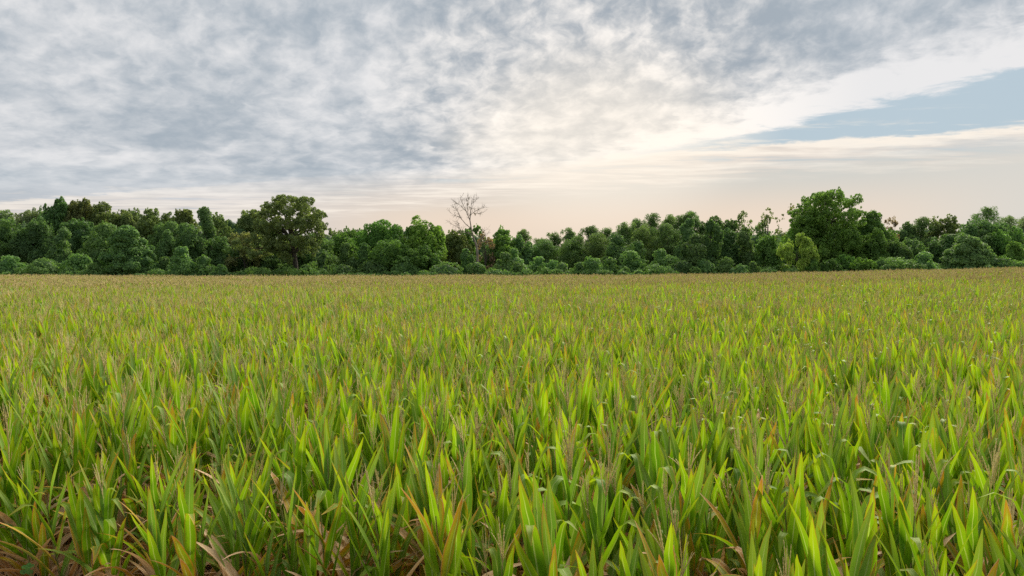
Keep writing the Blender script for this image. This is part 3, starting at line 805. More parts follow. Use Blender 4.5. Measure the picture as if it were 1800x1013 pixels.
def tallest_tree():
    rng = next_rng()
    Y = 162.0; x = px_x(1448, Y); zb = float(ground_z(x, Y)); s = Y / FPX
    root = tag(link('broadleaf_tree', None, loc=(x, Y, zb)), 'tallest bright green tree with a towering lobed crown right of centre', 'tree')
    def pt(px, py, dy=0.0): return np.array([(px - 1448) * s, dy, px_z(py, Y) - zb])
    lobes = [(1440, 350, 20), (1462, 350, 20), (1428, 356, 16), (1420, 372, 18), (1484, 362, 18), (1496, 356, 12), (1500, 372, 14), (1450, 372, 26), (1476, 385, 26), (1430, 392, 26), (1405, 392, 18),
             (1412, 410, 22), (1455, 408, 28), (1488, 408, 24), (1440, 430, 28), (1475, 435, 28), (1450, 455, 26), (1395, 376, 10), (1410, 362, 10), (1503, 392, 12)]
    big, small = [], []
    for px, py, r in lobes:
        for dy in (-2.6, 2.0):
            c = pt(px + rng.normal() * 2, py + rng.normal() * 2, dy * rng.uniform(.5, 1.3)); rr = r * s * rng.uniform(.62, .86)
            big.append([*c, rr * .68, rr * .68, rr * .6])
            for j in range(11):
                e = unit(1, rng, .2)[0]; q = rr * rng.uniform(.22, .38)
                small.append([*(c + e * rr * rng.uniform(.6, 1.0)), q, q, q * .9])
            for j in range(4):
                e = unit(1, rng, .6)[0]; q = rr * rng.uniform(.09, .17)
                small.append([*(c + e * rr * rng.uniform(.95, 1.2)), q, q, q * 1.3])
    Vv, F, tint = leaf_cloud(big + small, 30000, rng, .37, jitter=.7, shell=.4, cull=.8, patch=rng.random(len(big) + len(small)))
    crown = link('crown', quad_mesh('crown', Vv, F, {'tint': tint}), M_FOL, root); crown.color = (.142, .262, .070, 1)
    b = Bag(); tp = [np.array([0, 0, -.3]), pt(1448, 455), pt(1449, 430), pt(1450, 400), pt(1450, 370), pt(1449, 345)]
    b.add(*tube(tp, [.5, .42, .36, .28, .18, .06], 8))
    for px, py, r in lobes:
        a = tp[2] if py > 400 else tp[3]
        c = pt(px, py, rng.uniform(-2, 2)); m = (a + c) / 2 + np.array([0, 0, .4])
        b.add(*tube([a, (a + m) / 2, m, (m + c) / 2, c], [.2, .16, .12, .08, .03], 5))
    link('trunk', b.mesh('trunk'), M_BARK, root)
tallest_tree()


def dead_tree():
    rng = next_rng()
    Y = 149.0; x = px_x(839, Y); zb = float(ground_z(x, Y)); s = Y / FPX
    root = tag(link('dead_tree', None, loc=(x, Y, zb)), 'bare grey dead tree with forked leafless branches standing above the skyline', 'tree')
    def pt(px, py, dy=0.0): return np.array([(px - 839) * s * .94, dy, px_z(461 + (py - 461) * .96, Y) - zb])
    b = Bag()
    trunk = [np.array([0, 0, -.3]), pt(839.5, 461), pt(839, 446), pt(838, 433), pt(834.5, 423), pt(831, 414, -.2), pt(828, 400, -.3), pt(825.5, 385, -.2), pt(826, 374, -.1), pt(827.5, 360, .1), pt(828.5, 347, .2)]
    b.add(*tube(trunk, [.30, .24, .22, .21, .17, .14, .115, .10, .08, .05, .025], 7))
    limbs = [
        ([(825.5, 385), (822, 377), (816, 363), (811, 352), (808, 344)], .10, -.4), ([(818, 368), (808, 358), (801, 353), (795, 349)], .06, .8),
        ([(822, 376), (821, 362), (822, 350), (819, 345)], .06, -1.0), ([(826, 374), (831, 371), (840, 372), (852, 369)], .075, .7), ([(831, 371), (838, 366), (848, 362), (852, 361)], .055, 1.2),
        ([(827, 366), (832, 356), (833, 346)], .05, -.8), ([(828, 356), (835, 349), (838, 344)], .035, .5),
        ([(828, 400), (817, 391), (808, 380), (803, 369), (794, 361)], .11, -1.2), ([(808, 380), (799, 377), (790, 372)], .05, -1.6), ([(803, 370), (800, 362), (797, 356)], .04, -1.4),
        ([(831, 414), (822, 408), (812, 407), (805, 399), (796, 394), (786, 388)], .09, 1.0), ([(812, 407), (802, 404), (792, 402)], .05, 1.4), ([(806, 399), (803, 390), (799, 383)], .04, 1.2),
        ([(838, 434), (843, 428), (846, 419), (852, 414), (858, 412)], .10, -1.0), ([(846, 420), (851, 424), (860, 425)], .05, -1.3), ([(847, 418), (849, 408), (855, 402)], .05, -.8),
    ]
    tips = []
    for pts, r, dy in limbs:
        q = [pt(px, py, dy * i / (len(pts) - 1)) for i, (px, py) in enumerate(pts)]
        b.add(*tube(q, np.linspace(r * .8, .018, len(q)), 5))
        for i in range(1, len(q)):
            for _ in range(4):
                tips.append((q[i - 1] + (q[i] - q[i - 1]) * rng.random(), q[i] - q[i - 1]))
    for a, d in tips:
        d = d / (np.linalg.norm(d) + 1e-6)
        e = d * .5 + rng.normal(size=3) * .55 + np.array([0, 0, .35]); e /= np.linalg.norm(e)
        ln = rng.uniform(.5, 1.5)
        m = a + e * ln * .5 + rng.normal(size=3) * .08
        en = a + e * ln + rng.normal(size=3) * .15
        b.add(*tube([a, m, en], [.026, .020, .012], 3))
        for _ in range(2):
            f = e + rng.normal(size=3) * .6; f /= np.linalg.norm(f)
            b.add(*tube([m, m + f * ln * .25, m + f * ln * .5], [.016, .013, .009], 3))
    link('trunk', b.mesh('trunk'), M_DEAD, root)
    L = [[*(a + rng.normal(size=3) * .3), .22, .22, .22] for a, d in tips[28:52:2]]
    Vv, F, tint = leaf_cloud(L, 150, rng, .16, jitter=1.0, shell=.9, cull=.1)
    o = link('crown', quad_mesh('crown', Vv, F, {'tint': tint}), M_FOL, root); o.color = (.10, .085, .06, 1)
    o['label'] = 'few withered brown leaves left on the lower twigs'
dead_tree()


def woodland():
    """The wood behind the front trees: one mass nobody could count."""
    rng = next_rng()
    sky_px = [(-250, 378), (0, 374), (60, 372), (90, 358), (150, 354), (215, 362), (275, 366), (310, 372), (360, 374), (450, 376), (560, 396), (590, 404), (650, 402), (700, 392), (770, 392), (800, 408), (870, 408), (940, 424),
              (965, 425), (985, 418), (1050, 408), (1130, 388), (1250, 384), (1300, 396), (1330, 404), (1380, 392), (1420, 372), (1500, 372), (1560, 397), (1650, 392), (1700, 388), (1800, 389), (2050, 386)]
    xs, ys = zip(*sky_px)
    L = []
    for i in range(1500):
        px = rng.uniform(-250, 2050); Y = rng.uniform(180, 214)
        top = np.interp(px, xs, ys) + rng.uniform(3, 22)
        x = px_x(px, Y); zb = float(ground_z(x, Y)); zt = px_z(top, Y)
        f = rng.random() ** .7
        r = rng.uniform(1.2, 2.8)
        L.append([x, Y, zb + (zt - r - zb) * f, r, r, r * rng.uniform(.8, 1.2)])
    for i in range(420):                                   # undergrowth closing the wood at ground level
        px = -250 + 2300 * i / 419; Y = rng.uniform(172, 179)
        x = px_x(px, Y); r = rng.uniform(1.5, 2.3)
        L.append([x, Y, float(ground_z(x, Y)) + rng.uniform(0.3, 2.6), r, r, r])
    Vv, F, tint = leaf_cloud(L, 95000, rng, .66, jitter=.7, cull=.8, patch=rng.random(len(L)))
    HV, HF, HT = hulls(L, 0.85)
    F = np.concatenate([F, HF + len(Vv)]); Vv = np.concatenate([Vv, HV]); tint = np.concatenate([tint, HT])
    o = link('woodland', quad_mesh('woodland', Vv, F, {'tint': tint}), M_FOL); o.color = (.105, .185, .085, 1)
    tag(o, 'dense green wood filling in behind the edge trees', 'wood', kind='stuff')
woodland()


def undergrowth():
    """The tangle of vines, brambles and saplings that joins the mounds along the field."""
    rng = next_rng()
    L = []
    for i in range(900):
        px = rng.uniform(-60, 1860); Y = rng.uniform(143.5, 152)
        x = px_x(px, Y); r = rng.uniform(.45, 1.25)
        h = rng.uniform(.4, 1.0) * (2.2 + 1.4 * math.sin(px * .021) * math.sin(px * .0083 + 1) + (Y - 143.5) * .18)
        L.append([x, Y, float(ground_z(x, Y)) + h, r * rng.uniform(.9, 1.7), r, r * rng.uniform(.7, 1.1)])
    Vv, F, tint = leaf_cloud(L, 80000, rng, .34, jitter=.6, cull=.85, shell=.3, aspect=.75, droop=.8, patch=rng.random(len(L)))
    o = link('undergrowth', quad_mesh('undergrowth', Vv, F, {'tint': tint}), M_FOL); o.color = (.125, .235, .085, 1)
    tag(o, 'low green tangle of vines and brambles between the mounds along the field', 'undergrowth', kind='stuff')
undergrowth()


# ================================================================= maize
def maize_leaf_material():
    m, g = material('maize_leaf')
    lu, lt, sen, lr = g.attr('lu'), g.attr('lt'), g.attr('sen'), g.attr('lr')
    oi = g.node('ShaderNodeObjectInfo'); rnd = Sock(g, oi.outputs['Random'])
    geo = g.node('ShaderNodeNewGeometry'); back = Sock(g, geo.outputs['Backfacing'])
    au = g.math('ABSOLUTE', lu)
    vec = g.xyz(lu * 2.6, lt * 3.2, lr * 37.0 + rnd * 11.0)
    blot = g.noise(vec, 1.0, 4.0, 0.62, 0.3)
    vein = g.noise(g.xyz(lu * 26.0, lt * 0.7, lr * 19.0 + rnd * 5.0), 1.0, 2.0, 0.5)
    loc = Sock(g, oi.outputs['Location'])
    patch = g.noise(loc, 0.16, 3.0, 0.6)                 # dry and lush patches of the field
    q = sen + (patch - 0.5) * 0.22 + (rnd - 0.5) * 0.16 + (blot - 0.5) * 0.38 + (au ** 5.0) * 0.40 + (lt ** 5.0) * 0.38 + (vein - 0.5) * 0.10
    green = g.mix(g.step(lr + (rnd - 0.5) * 0.5, 0.1, 0.9), GREEN_A, GREEN_B)
    green = g.mix(g.step(vein, 0.38, 0.66) * 0.45, green, GREEN_C)
    green = g.mix(g.step(lt, 0.45, 1.0) * 0.5, green, GREEN_TIP)
    yellow = (0.56, 0.38, 0.022); orange = (0.52, 0.24, 0.04); tan = (0.80, 0.56, 0.34); brown = (0.56, 0.34, 0.17)
    c = g.mix(g.step(q, 0.36, 0.52), green, (0.36, 0.36, 0.030))
    c = g.mix(g.step(q, 0.52, 0.62), c, yellow)
    c = g.mix(g.step(q, 0.64, 0.74), c, orange)
    c = g.mix(g.step(q, 0.74, 0.90), c, g.mix(g.step(blot, 0.40, 0.66), tan, brown))
    rib = g.step(au, 0.12, 0.05) * g.step(lt, 0.99, 0.6)
    c = g.mix(rib * 0.8, c, g.mix(g.step(q, 0.5, 0.8), (0.50, 0.58, 0.26), (0.62, 0.48, 0.30)))
    alive = g.step(q, 0.60, 0.45)
    c = g.mix(back * alive * 0.25, c, (0.175, 0.265, 0.125))
    tr = g.mix(1.0, c, g.mix(alive, (1.0, 0.86, 0.64), (1.10, 1.15, 0.45)), 'MULTIPLY')
    bp = g.node('ShaderNodeBump'); bp.inputs['Strength'].default_value = 0.35; bp.inputs['Distance'].default_value = 0.004
    g.put(bp.inputs['Height'], vein)
    leafy_shader(g, c, tr, alive * 0.14 + 0.32, 0.55, 0.20, bp.outputs[0])
    return m


GREEN_A = (0.112, 0.270, 0.009); GREEN_B = (0.222, 0.405, 0.012); GREEN_C = (0.300, 0.455, 0.028); GREEN_TIP = (0.465, 0.505, 0.014)


def simple_material(name, a, b, scale, rough=0.85):
    m, g = material(name)
    oi = g.node('ShaderNodeObjectInfo'); rnd = Sock(g, oi.outputs['Random'])
    tcn = g.node('ShaderNodeTexCoord')
    n = g.noise(Sock(g, tcn.outputs['Object']), scale, 3.0, 0.6)
    c = g.mix(g.math('ADD', g.step(n, 0.3, 0.7) * 0.6, rnd * 0.4), a, b)
    p = g.node('ShaderNodeBsdfPrincipled'); g.put(p.inputs['Base Color'], c); p.inputs['Roughness'].default_value = rough
    finish(g, p.outputs[0])
    return m


M_LEAF = maize_leaf_material()
M_STALK = simple_material('maize_stalk', (0.16, 0.19, 0.045), (0.26, 0.19, 0.07), 6.0, 0.6)
def tassel_material():
    m, g = material('maize_tassel')
    oi = g.node('ShaderNodeObjectInfo'); rnd = Sock(g, oi.outputs['Random'])
    tcn = g.node('ShaderNodeTexCoord')
    nz = g.noise(Sock(g, tcn.outputs['Object']), 40.0, 3.0, 0.6)
    c = g.mix(g.step(nz, 0.3, 0.7) * 0.5 + rnd * 0.5, (0.56, 0.47, 0.23), (0.84, 0.73, 0.41))
    leafy_shader(g, c, c, 0.40, 0.8, 0.1)
    return m
M_TASSEL = tassel_material()
M_HUSK = simple_material('maize_husk', (0.34, 0.24, 0.12), (0.52, 0.38, 0.22), 9.0)


def leaf_strip(rng, base, az, L, W, a0, bend, fold=None, twist=0.0, sen=0.1, seg=10, across=5, curl=0.0, ripple=1.0):
    """One maize leaf: a tapering V-folded blade leaving the stalk at `base`, bending by `bend` radians along its length."""
    t = np.linspace(0, 1, seg + 1)
    ang = a0 + bend * t ** 1.6
    if fold:
        ft, fa = fold
        ang = ang + fa * smooth01(t, ft - 0.05, ft + 0.05)
    ds = L / seg
    ca, sa = math.cos(az), math.sin(az)
    sway = np.cumsum(rng.normal(size=seg + 1)) * 0.010 * 10 / seg * 0.35
    r = np.concatenate([[0], np.cumsum(np.sin((ang[1:] + ang[:-1]) / 2) * ds)])
    z = np.concatenate([[0], np.cumsum(np.cos((ang[1:] + ang[:-1]) / 2) * ds)])
    C = np.stack([ca * r - sa * sway, sa * r + ca * sway, z], -1) + np.asarray(base)
    w = W * np.minimum(1.0, 0.62 + 1.5 * t) * np.clip(1 - t ** 2.3, 0, 1) ** 0.85 * 0.5
    w[-1] = 0.002
    tw = twist * t ** 1.3
    tang = np.stack([ca * np.sin(ang), sa * np.sin(ang), np.cos(ang)], -1)
    side0 = np.array([-sa, ca, 0.0])
    nrm = np.cross(tang, side0)
    side = side0 * np.cos(tw)[:, None] + nrm * np.sin(tw)[:, None]
    up = np.cross(side, tang)
    us = np.linspace(-1, 1, across)
    vfold = 0.30 + curl
    ph = rng.uniform(0, 6.28); fr = rng.uniform(9, 15)
    V = []
    for u_ in us:
        rp = ripple * 0.005 * abs(u_) * np.sin(t * fr + ph + (1.8 if u_ < 0 else 0)) * (1 - t)
        V.append(C + side * (u_ * w * (1 - 0.25 * curl))[:, None] + up * (-vfold * abs(u_) * w * (1 - 0.5 * t) + rp)[:, None])
    V = np.stack(V, 1).reshape(-1, 3)
    n = len(V)
    return V, grid_quads(seg + 1, across), dict(lu=np.tile(us, seg + 1), lt=np.repeat(t, across), sen=np.full(n, sen), lr=np.full(n, rng.random()))


def tassel_bag(b, rng, base, H, seg=9, thick=1.0, nb=None, sides=3):
    nb = nb if nb is not None else rng.integers(4, 7)
    for i in range(nb + 1):
        ln = H if i == 0 else H * rng.uniform(0.45, 0.75)
        a = rng.uniform(0, 6.28); tilt = rng.uniform(-.08, .08) if i == 0 else rng.uniform(0.10, 0.42)
        st = np.array(base) + np.array([0, 0, 0 if i == 0 else rng.uniform(0.02, H * 0.35)])
        t = np.linspace(0, 1, seg)
        th = tilt * (1 + 0.5 * t * rng.uniform(-1, 1.5))
        P = st + np.stack([np.cos(a) * np.sin(th) * t * ln, np.sin(a) * np.sin(th) * t * ln, np.cos(th) * t * ln], -1)
        bead = 0.0030 + 0.0030 * (np.arange(seg) % 2)
        rad = np.where(t < 0.15, 0.0028, bead) * thick * (1 - 0.45 * t ** 3)
        b.add(*tube(P, rad, sides))


def plant_spec(rng, style):
    """Heights, poses and colours of the leaves of one maize plant."""
    H = rng.uniform(1.66, 1.84) if style == 'field' else rng.uniform(1.55, 1.76)   # height of the flag leaf's collar
    az0 = rng.uniform(0, math.pi)
    n = 12
    out = []
    for i in range(n):
        t = i / (n - 1)
        z = 0.22 + (H - 0.22) * t ** 0.92
        az = az0 + math.pi * (i % 2) + rng.normal() * 0.30
        W = rng.uniform(0.098, 0.128) * (1 - 0.28 * max(0, t - 0.75) / 0.25)
        L = (0.84 - 0.22 * max(0, t - 0.5) / 0.5) * rng.uniform(0.88, 1.1)
        if t < (0.36 if style == 'field' else 0.28):        # fired lower leaves, hanging
            sen = rng.uniform(0.86, 1.1); a0 = rng.uniform(0.5, 1.0); bend = rng.uniform(1.1, 2.1); fold = (rng.uniform(.15, .4), rng.uniform(.3, .9)); curl = rng.uniform(.3, .9); W *= .8
        elif t < 0.60:      # arching, turning
            sen = rng.choice([0.12, 0.3, 0.5, 0.75, 0.98]); a0 = rng.uniform(0.35, 0.6); bend = rng.uniform(0.5, 1.4); fold = (rng.uniform(.45, .7), rng.uniform(.4, 1.1)) if rng.random() < .4 else None; curl = .1
        else:               # erect green top leaves
            sen = rng.choice([0.0, 0.05, 0.11, 0.18, 0.26, 0.42], p=[.28, .25, .20, .13, .09, .05]); a0 = rng.uniform(0.16, 0.40); bend = rng.uniform(-0.08, 0.28)
            fold = (rng.uniform(.55, .82), rng.uniform(1.5, 2.5)) if rng.random() < .18 else None; curl = rng.uniform(0, .12)
            W *= 1.05
        if style == 'edge':
            sen = sen + rng.uniform(0.0, 0.16)
            if t < .28: sen = rng.uniform(.66, 1.02); L *= 1.1; W *= 1.05; a0 = rng.uniform(.35, .8); bend = rng.uniform(.7, 1.5); fold = (rng.uniform(.35, .7), rng.uniform(.2, .9)); curl = rng.uniform(.15, .45)
            if .28 <= t < .6: sen = rng.choice([0.12, 0.30, 0.48, 0.62, 1.0])
            if t < .6: L *= 1.1; bend *= .7; W *= 1.1
        out.append(dict(base=(0, 0, z), az=az, L=L, W=W, a0=a0, bend=bend, fold=fold, twist=rng.normal() * (0.22 if t > .36 else .8), sen=sen, curl=curl, ripple=1.0 if t > .36 else 2.2))
    return H, out


def stalk_tube(rng, H, seg=13, sides=6):
    z = np.linspace(-0.05, H + 0.23, seg)
    x = np.cumsum(rng.normal(size=seg)) * 0.004
    rad = 0.0125 * (1 - 0.72 * (z / (H + .27)).clip(0, 1) ** 1.5) * (1 + 0.16 * (np.arange(seg) % 2))
    return tube(np.stack([x, x * .5, z], -1), rad, sides)


def ear_tube(rng, z, az):
    t = np.linspace(0, 1, 8)
    rad = 0.030 * np.sin(np.clip(t * .92 + .10, 0, 1) * math.pi) ** .7 + .003
    tilt = rng.uniform(.25, .6)
    P = np.stack([math.cos(az) * (0.015 + t * .22 * math.sin(tilt)), math.sin(az) * (0.015 + t * .22 * math.sin(tilt)), z + t * .22 * math.cos(tilt)], -1)
    return tube(P, rad, 7)


# ---- near plants: every leaf, the stalk, the tassel and the ear are parts of their own
class Proto:
    pass
PROTOS = {'field': [], 'edge': []}
prng = np.random.default_rng(77)
for style, count in (('field', 16), ('edge', 8)):
    for k in range(count):
        p = Proto(); H, spec = plant_spec(prng, style)
        b = Bag(); b.add(*stalk_tube(prng, H)); p.stalk = b.mesh('stalk'); p.stalk.materials.append(M_STALK)
        p.leaves = []
        for sp in spec:
            b = Bag(); Vv, F, A = leaf_strip(prng, **sp); b.add(Vv, F, **A)
            me = b.mesh('leaf'); me.materials.append(M_LEAF); p.leaves.append(me)
        b = Bag(); tassel_bag(b, prng, (0, 0, H + .20), prng.uniform(.34, .44), seg=19); p.tassel = b.mesh('tassel', False); p.tassel.materials.append(M_TASSEL)
        b = Bag(); b.add(*ear_tube(prng, prng.uniform(.75, .95), spec[5]['az'])); p.ear = b.mesh('ear'); p.ear.materials.append(M_HUSK)
        PROTOS[style].append(p)

# ---- planting plan: rows parallel to the near edge of the field
EDGE_A, EDGE_B = np.array([-5.2, 7.75]), np.array([2.95, 4.15])
ROW = (EDGE_B - EDGE_A) / np.linalg.norm(EDGE_B - EDGE_A)
OUT = np.array([-ROW[1], ROW[0]])                      # into the field
if OUT[1] < 0: OUT = -OUT
plan = np.random.default_rng(5)
pts = []
ROW_GAP, STEP = 0.72, 0.162
for r in range(0, 260):
    d = r * ROW_GAP
    s = np.arange(-190, 190, STEP if r > 7 else 0.135)
    s = s + plan.normal(size=len(s)) * 0.05
    xy = EDGE_A + np.outer(s, ROW) + OUT * d + plan.normal(size=(len(s), 2)) * np.array([0.05, 0.05])
    x, y = xy[:, 0], xy[:, 1]
    far = 139.5 + 1.2 * np.sin(x * .11) - 7.5 * smooth01(x / np.maximum(y, 1), -.1, .08)
    ok = (y > 3.4) & (y < far) & (np.abs(x) < y * 0.70 + 1.6)
    keep = plan.random(len(s)) < np.where(y > 60, 0.62, np.where(y > 30, .85, .97))
    ok &= keep
    if r < 4:                                          # thin stand at the dry near corner
        ok &= (plan.random(len(s)) > 0.03 * smooth01(-x, 0.0, 3.0))
    pts.append(np.stack([x[ok], y[ok], np.full(ok.sum(), r)], -1))
pts = np.concatenate(pts)
zg = ground_z(pts[:, 0], pts[:, 1])
dist = np.hypot(pts[:, 0], pts[:, 1])
# the nearest ones whose upper leaves stand in the picture
pxs = 900 + pts[:, 0] / pts[:, 1] * FPX
pys = HORIZON + (CAM_Z - 2.15) / pts[:, 1] * FPX
seen = (pxs > -25) & (pxs < 1825) & (pys < 1030)
order = np.argsort(np.where(seen, dist, 1e9))
near = order[:300]
is_near = np.zeros(len(pts), dtype=bool); is_near[near] = True

ORD = ['front', 'second', 'third', 'fourth', 'fifth', 'sixth', 'seventh', 'eighth', 'ninth', 'tenth', 'eleventh', 'twelfth', 'thirteenth', 'fourteenth']
ONES = ['', 'first', 'second', 'third', 'fourth', 'fifth', 'sixth', 'seventh', 'eighth', 'ninth', 'tenth', 'eleventh', 'twelfth', 'thirteenth',
        'fourteenth', 'fifteenth', 'sixteenth', 'seventeenth', 'eighteenth', 'nineteenth']
TENS = ['', '', 'twent', 'thirt', 'fort', 'fift', 'sixt', 'sevent', 'eight', 'ninet']
def ordinal(k):
    if k < 20: return ONES[k]
    if k >= 100: return 'hundred-and-' + ordinal(k - 100) if k > 100 else 'hundredth'
    return TENS[k // 10] + ('ieth' if k % 10 == 0 else 'y-' + ONES[k % 10])


krng = np.random.default_rng(9)
GROWTH = {}
for i in near:
    x, y, r = pts[i]
    edge = (r < 3 and pxs[i] < 700) or (r < 1)
    p = PROTOS['edge' if edge else 'field'][krng.integers(len(PROTOS['edge' if edge else 'field']))]
    root = link('maize_plant', None, loc=(x, y, float(zg[i])))
    root.rotation_euler = (krng.normal() * .085, krng.normal() * .085, krng.uniform(0, 6.28))
    sc = krng.uniform(.84, 1.08) * (0.90 if edge and pxs[i] < 500 else 1.0)
    root.scale = (sc, sc, sc * krng.uniform(.97, 1.04))
    row = ORD[min(int(r), len(ORD) - 1)]
    has_tassel, has_ear = krng.random() < (.40 if edge else .58), edge or krng.random() < .3
    look = ('yellowing maize plant with dry brown lower leaves' if edge else 'upright green maize plant') + ('' if has_tassel else ' without tassel')
    mates = np.sort(pxs[seen & (pts[:, 2] == r)])
    nth = ordinal(int(np.searchsorted(mates, pxs[i])) + 1)
    tag(root, '%s, %s row, %s from the left' % (look, row, nth), 'maize plant', 'maize plants in the nearest rows')
    link('stalk', p.stalk, None, root)
    for me in p.leaves:
        link('leaf', me, None, root)
    if has_tassel:
        link('tassel', p.tassel, None, root)
    if has_ear:
        link('ear', p.ear, None, root)

# ---- the rest of the field: one object nobody could count, three grades of the same plant
def whole_plant(rng, lod):
    b = Bag(); H, spec = plant_spec(rng, 'field')
    seg, across = ((7, 3), (4, 3), (3, 2))[lod]
    skip = (0, 4, 6)[lod]
    for sp in spec[skip:]:
        Vv, F, A = leaf_strip(rng, seg=seg, across=across, **sp)
        b.add(Vv, F, **A)
    leaf_n = sum(len(f) for f in b.F)
    n0 = b.n
    tb = Bag()
    tassel_bag(tb, rng, (0, 0, H + (.20, .25, .30)[lod]), rng.uniform(.34, .46), seg=(7, 5, 3)[lod], thick=(0.9, 1.05, 1.9)[lod], nb=(4, 4, 7)[lod])
    if lod < 2:
        tb.add(*stalk_tube(rng, H, 6 if lod == 0 else 4, 4 if lod == 0 else 3))
    tv, tf = np.concatenate(tb.V), np.concatenate(tb.F)
    z = np.zeros(len(tv))
    b.add(tv, tf, lu=z, lt=z, sen=z, lr=z)
    me = b.mesh('maize', True)
    me.materials.append(M_LEAF); me.materials.append(M_TASSEL)
    mi = np.zeros(len(me.polygons), dtype=np.int32); mi[leaf_n:] = 1
    me.polygons.foreach_set('material_index', mi)
    return me


lib = bpy.data.collections.new('maize_library')         # holds the mesh sources, not linked to the scene
frng = np.random.default_rng(21)
NV = (14, 12, 10)
names = []
for lod in range(3):
    for k in range(NV[lod]):
        o = bpy.data.objects.new('maize_%s_%02d' % ('abc'[lod], k), whole_plant(frng, lod))
        lib.objects.link(o)
rest = pts[~is_near]; rz = zg[~is_near]; n = len(rest)
lod = np.where(rest[:, 1] < 26, 0, np.where(rest[:, 1] < 62, 1, 2))
start = np.array([0, NV[0], NV[0] + NV[1]])
idx = start[lod] + (frng.random(n) * np.array(NV)[lod]).astype(int)
pm = bpy.data.meshes.new('maize_field')
pm.vertices.add(n)
pm.vertices.foreach_set('co', np.stack([rest[:, 0], rest[:, 1], rz], -1).astype(np.float32).ravel())
at = pm.attributes.new('which', 'INT', 'POINT'); at.data.foreach_set('value', idx.astype(np.int32))
at = pm.attributes.new('turn', 'FLOAT_VECTOR', 'POINT')
at.data.foreach_set('vector', np.stack([frng.normal(size=n) * .085, frng.normal(size=n) * .085, frng.uniform(0, 6.28, n)], -1).astype(np.float32).ravel())
patch = 1 + 0.05 * np.sin(rest[:, 0] * .35 + 1.3 * np.sin(rest[:, 1] * .2)) * np.sin(rest[:, 1] * .27 + .5)
sc = (frng.uniform(.85, 1.08, n) * patch).astype(np.float32)
at = pm.attributes.new('grow', 'FLOAT', 'POINT'); at.data.foreach_set('value', sc)
field = tag(link('maize_field', pm), 'wide field of green maize with brown tassels reaching back to the trees', 'maize field', kind='stuff')
nt = bpy.data.node_groups.new('maize_field', 'GeometryNodeTree')
nt.interface.new_socket('Geometry', in_out='INPUT', socket_type='NodeSocketGeometry')
nt.interface.new_socket('Geometry', in_out='OUTPUT', socket_type='NodeSocketGeometry')
gi, go = nt.nodes.new('NodeGroupInput'), nt.nodes.new('NodeGroupOutput')
ci = nt.nodes.new('GeometryNodeCollectionInfo'); ci.inputs['Collection'].default_value = lib
ci.inputs['Separate Children'].default_value = True; ci.inputs['Reset Children'].default_value = True
ip = nt.nodes.new('GeometryNodeInstanceOnPoints'); ip.inputs['Pick Instance'].default_value = True
def named(name, kind):
    nd = nt.nodes.new('GeometryNodeInputNamedAttribute'); nd.data_type = kind; nd.inputs[0].default_value = name
    return nd.outputs[0]
nt.links.new(gi.outputs[0], ip.inputs['Points']); nt.links.new(ci.outputs[0], ip.inputs['Instance'])
nt.links.new(named('which', 'INT'), ip.inputs['Instance Index'])
nt.links.new(named('turn', 'FLOAT_VECTOR'), ip.inputs['Rotation'])
nt.links.new(named('grow', 'FLOAT'), ip.inputs['Scale'])
nt.links.new(ip.outputs[0], go.inputs[0])
md = field.modifiers.new('plants', 'NODES'); md.node_group = nt


# ================================================================= foot of the field: litter, grass, a weed
def dry_litter():
    rng = np.random.default_rng(31); b = Bag()
    for i in range(420):
        s_ = rng.uniform(-2.5, 12.5); d = rng.uniform(-1.6, 2.6)
        x, y = EDGE_A + ROW * s_ + OUT * d
        z = float(ground_z(x, y)) + rng.uniform(0.02, 0.16)
        Vv, F, A = leaf_strip(rng, base=(x, y, z), az=rng.uniform(0, 6.28), L=rng.uniform(.3, .75), W=rng.uniform(.05, .09), a0=rng.uniform(1.2, 1.55), bend=rng.uniform(-.3, .5),
                              twist=rng.normal() * 1.2, sen=rng.uniform(.9, 1.15), seg=6, across=3, curl=rng.uniform(.2, .9), ripple=2.5)
        Vv[:, 2] = np.maximum(Vv[:, 2], ground_z(Vv[:, 0], Vv[:, 1]) + 0.012)
        b.add(Vv, F, **A)
    tag(link('dry_leaf_litter', b.mesh('dry_leaf_litter'), M_LEAF), 'dry brown maize leaves littering the ground at the near edge', 'leaf litter', kind='stuff')
dry_litter()


M_GRASS = simple_material('edge_grass', (0.13, 0.20, 0.035), (0.34, 0.28, 0.09), 3.0, 0.7)
def edge_grass():
    rng = np.random.default_rng(33); b = Bag()
    for i in range(900):
        s_ = rng.uniform(-2.0, 8.0); d = rng.normal() * .5 - .35
        x, y = EDGE_A + ROW * s_ + OUT * d
        Vv, F, A = leaf_strip(rng, base=(x, y, float(ground_z(x, y))), az=rng.uniform(0, 6.28), L=rng.uniform(.15, .42), W=.007, a0=rng.uniform(.1, .5), bend=rng.uniform(.2, 1.4), seg=4, across=2, sen=0)
        b.add(Vv, F)
    tag(link('grass', b.mesh('grass'), M_GRASS), 'thin green and straw grass blades at the foot of the maize', 'grass', kind='stuff')
edge_grass()


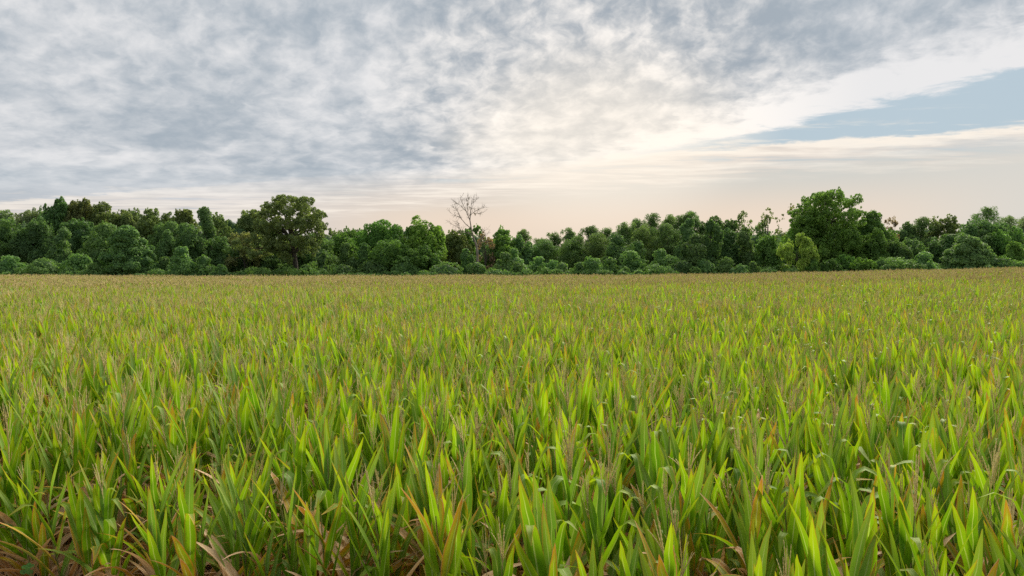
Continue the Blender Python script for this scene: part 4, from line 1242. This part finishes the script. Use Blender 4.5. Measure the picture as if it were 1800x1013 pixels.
def simple_leaf_mat():
    m, g = material('weed_leaf')
    tcn = g.node('ShaderNodeTexCoord'); nz = g.noise(Sock(g, tcn.outputs['Object']), 9.0, 3.0, .6)
    c = g.mix(g.step(nz, .35, .65), (0.075, 0.22, 0.045), (0.15, 0.33, 0.07))
    leafy_shader(g, c, c, .4, .5, .25)
    return m
M_WEED = simple_leaf_mat()
def weed():
    """A climbing weed with rounded three-part leaves at the lower left."""
    rng = np.random.default_rng(41)
    y = 7.15; x = px_x(40, y)
    root = tag(link('climbing_weed', None, loc=(x, y, float(ground_z(x, y)))), 'small green weed with rounded leaflets climbing the maize at the lower left corner', 'weed')
    sp = [np.array([-.10, 0, 0]), np.array([-.08, -.03, .25]), np.array([-.03, -.05, .5]), np.array([.03, -.05, .75]), np.array([.10, -.04, .98])]
    b = Bag(); b.add(*tube(sp, [.006, .005, .005, .004, .003], 5)); link('stem', b.mesh('stem'), M_STALK, root)
    th = np.linspace(0, 2 * math.pi, 9)[:-1]
    for k in range(15):
        t = (k + .6) / 15 * 4; i = min(int(t), 3); c = sp[i] + (sp[i + 1] - sp[i]) * (t - i)
        a = rng.uniform(0, 6.28); off = np.array([math.cos(a), math.sin(a) * .5 - .5, .3]) * rng.uniform(.04, .09)
        b = Bag()
        N = np.array([0, -.6, .8]) + rng.normal(size=3) * .3; N /= np.linalg.norm(N)
        T = np.cross(N, np.array([1, .2, 0])); T /= np.linalg.norm(T); B = np.cross(N, T)
        for q in (-1, 0, 1):
            d = T * math.cos(q * 1.15) + B * math.sin(q * 1.15); e = np.cross(N, d)
            o = c + off + d * .030
            ring = np.array([o + d * .030 * math.cos(w) + e * .024 * math.sin(w) for w in th]); inner = np.array([o + d * .012 * math.cos(w) + e * .010 * math.sin(w) - N * .003 for w in th])
            b.add(np.concatenate([inner, ring]), grid_quads(2, 8, wrap=True))
            b.add(inner[[0, 2, 4, 6]], [[0, 1, 2, 3]])
        b.add(*tube([c, c + off * .6, c + off], [.002, .002, .0015], 3))
        link('leaf', b.mesh('leaf'), M_WEED, root)
weed()
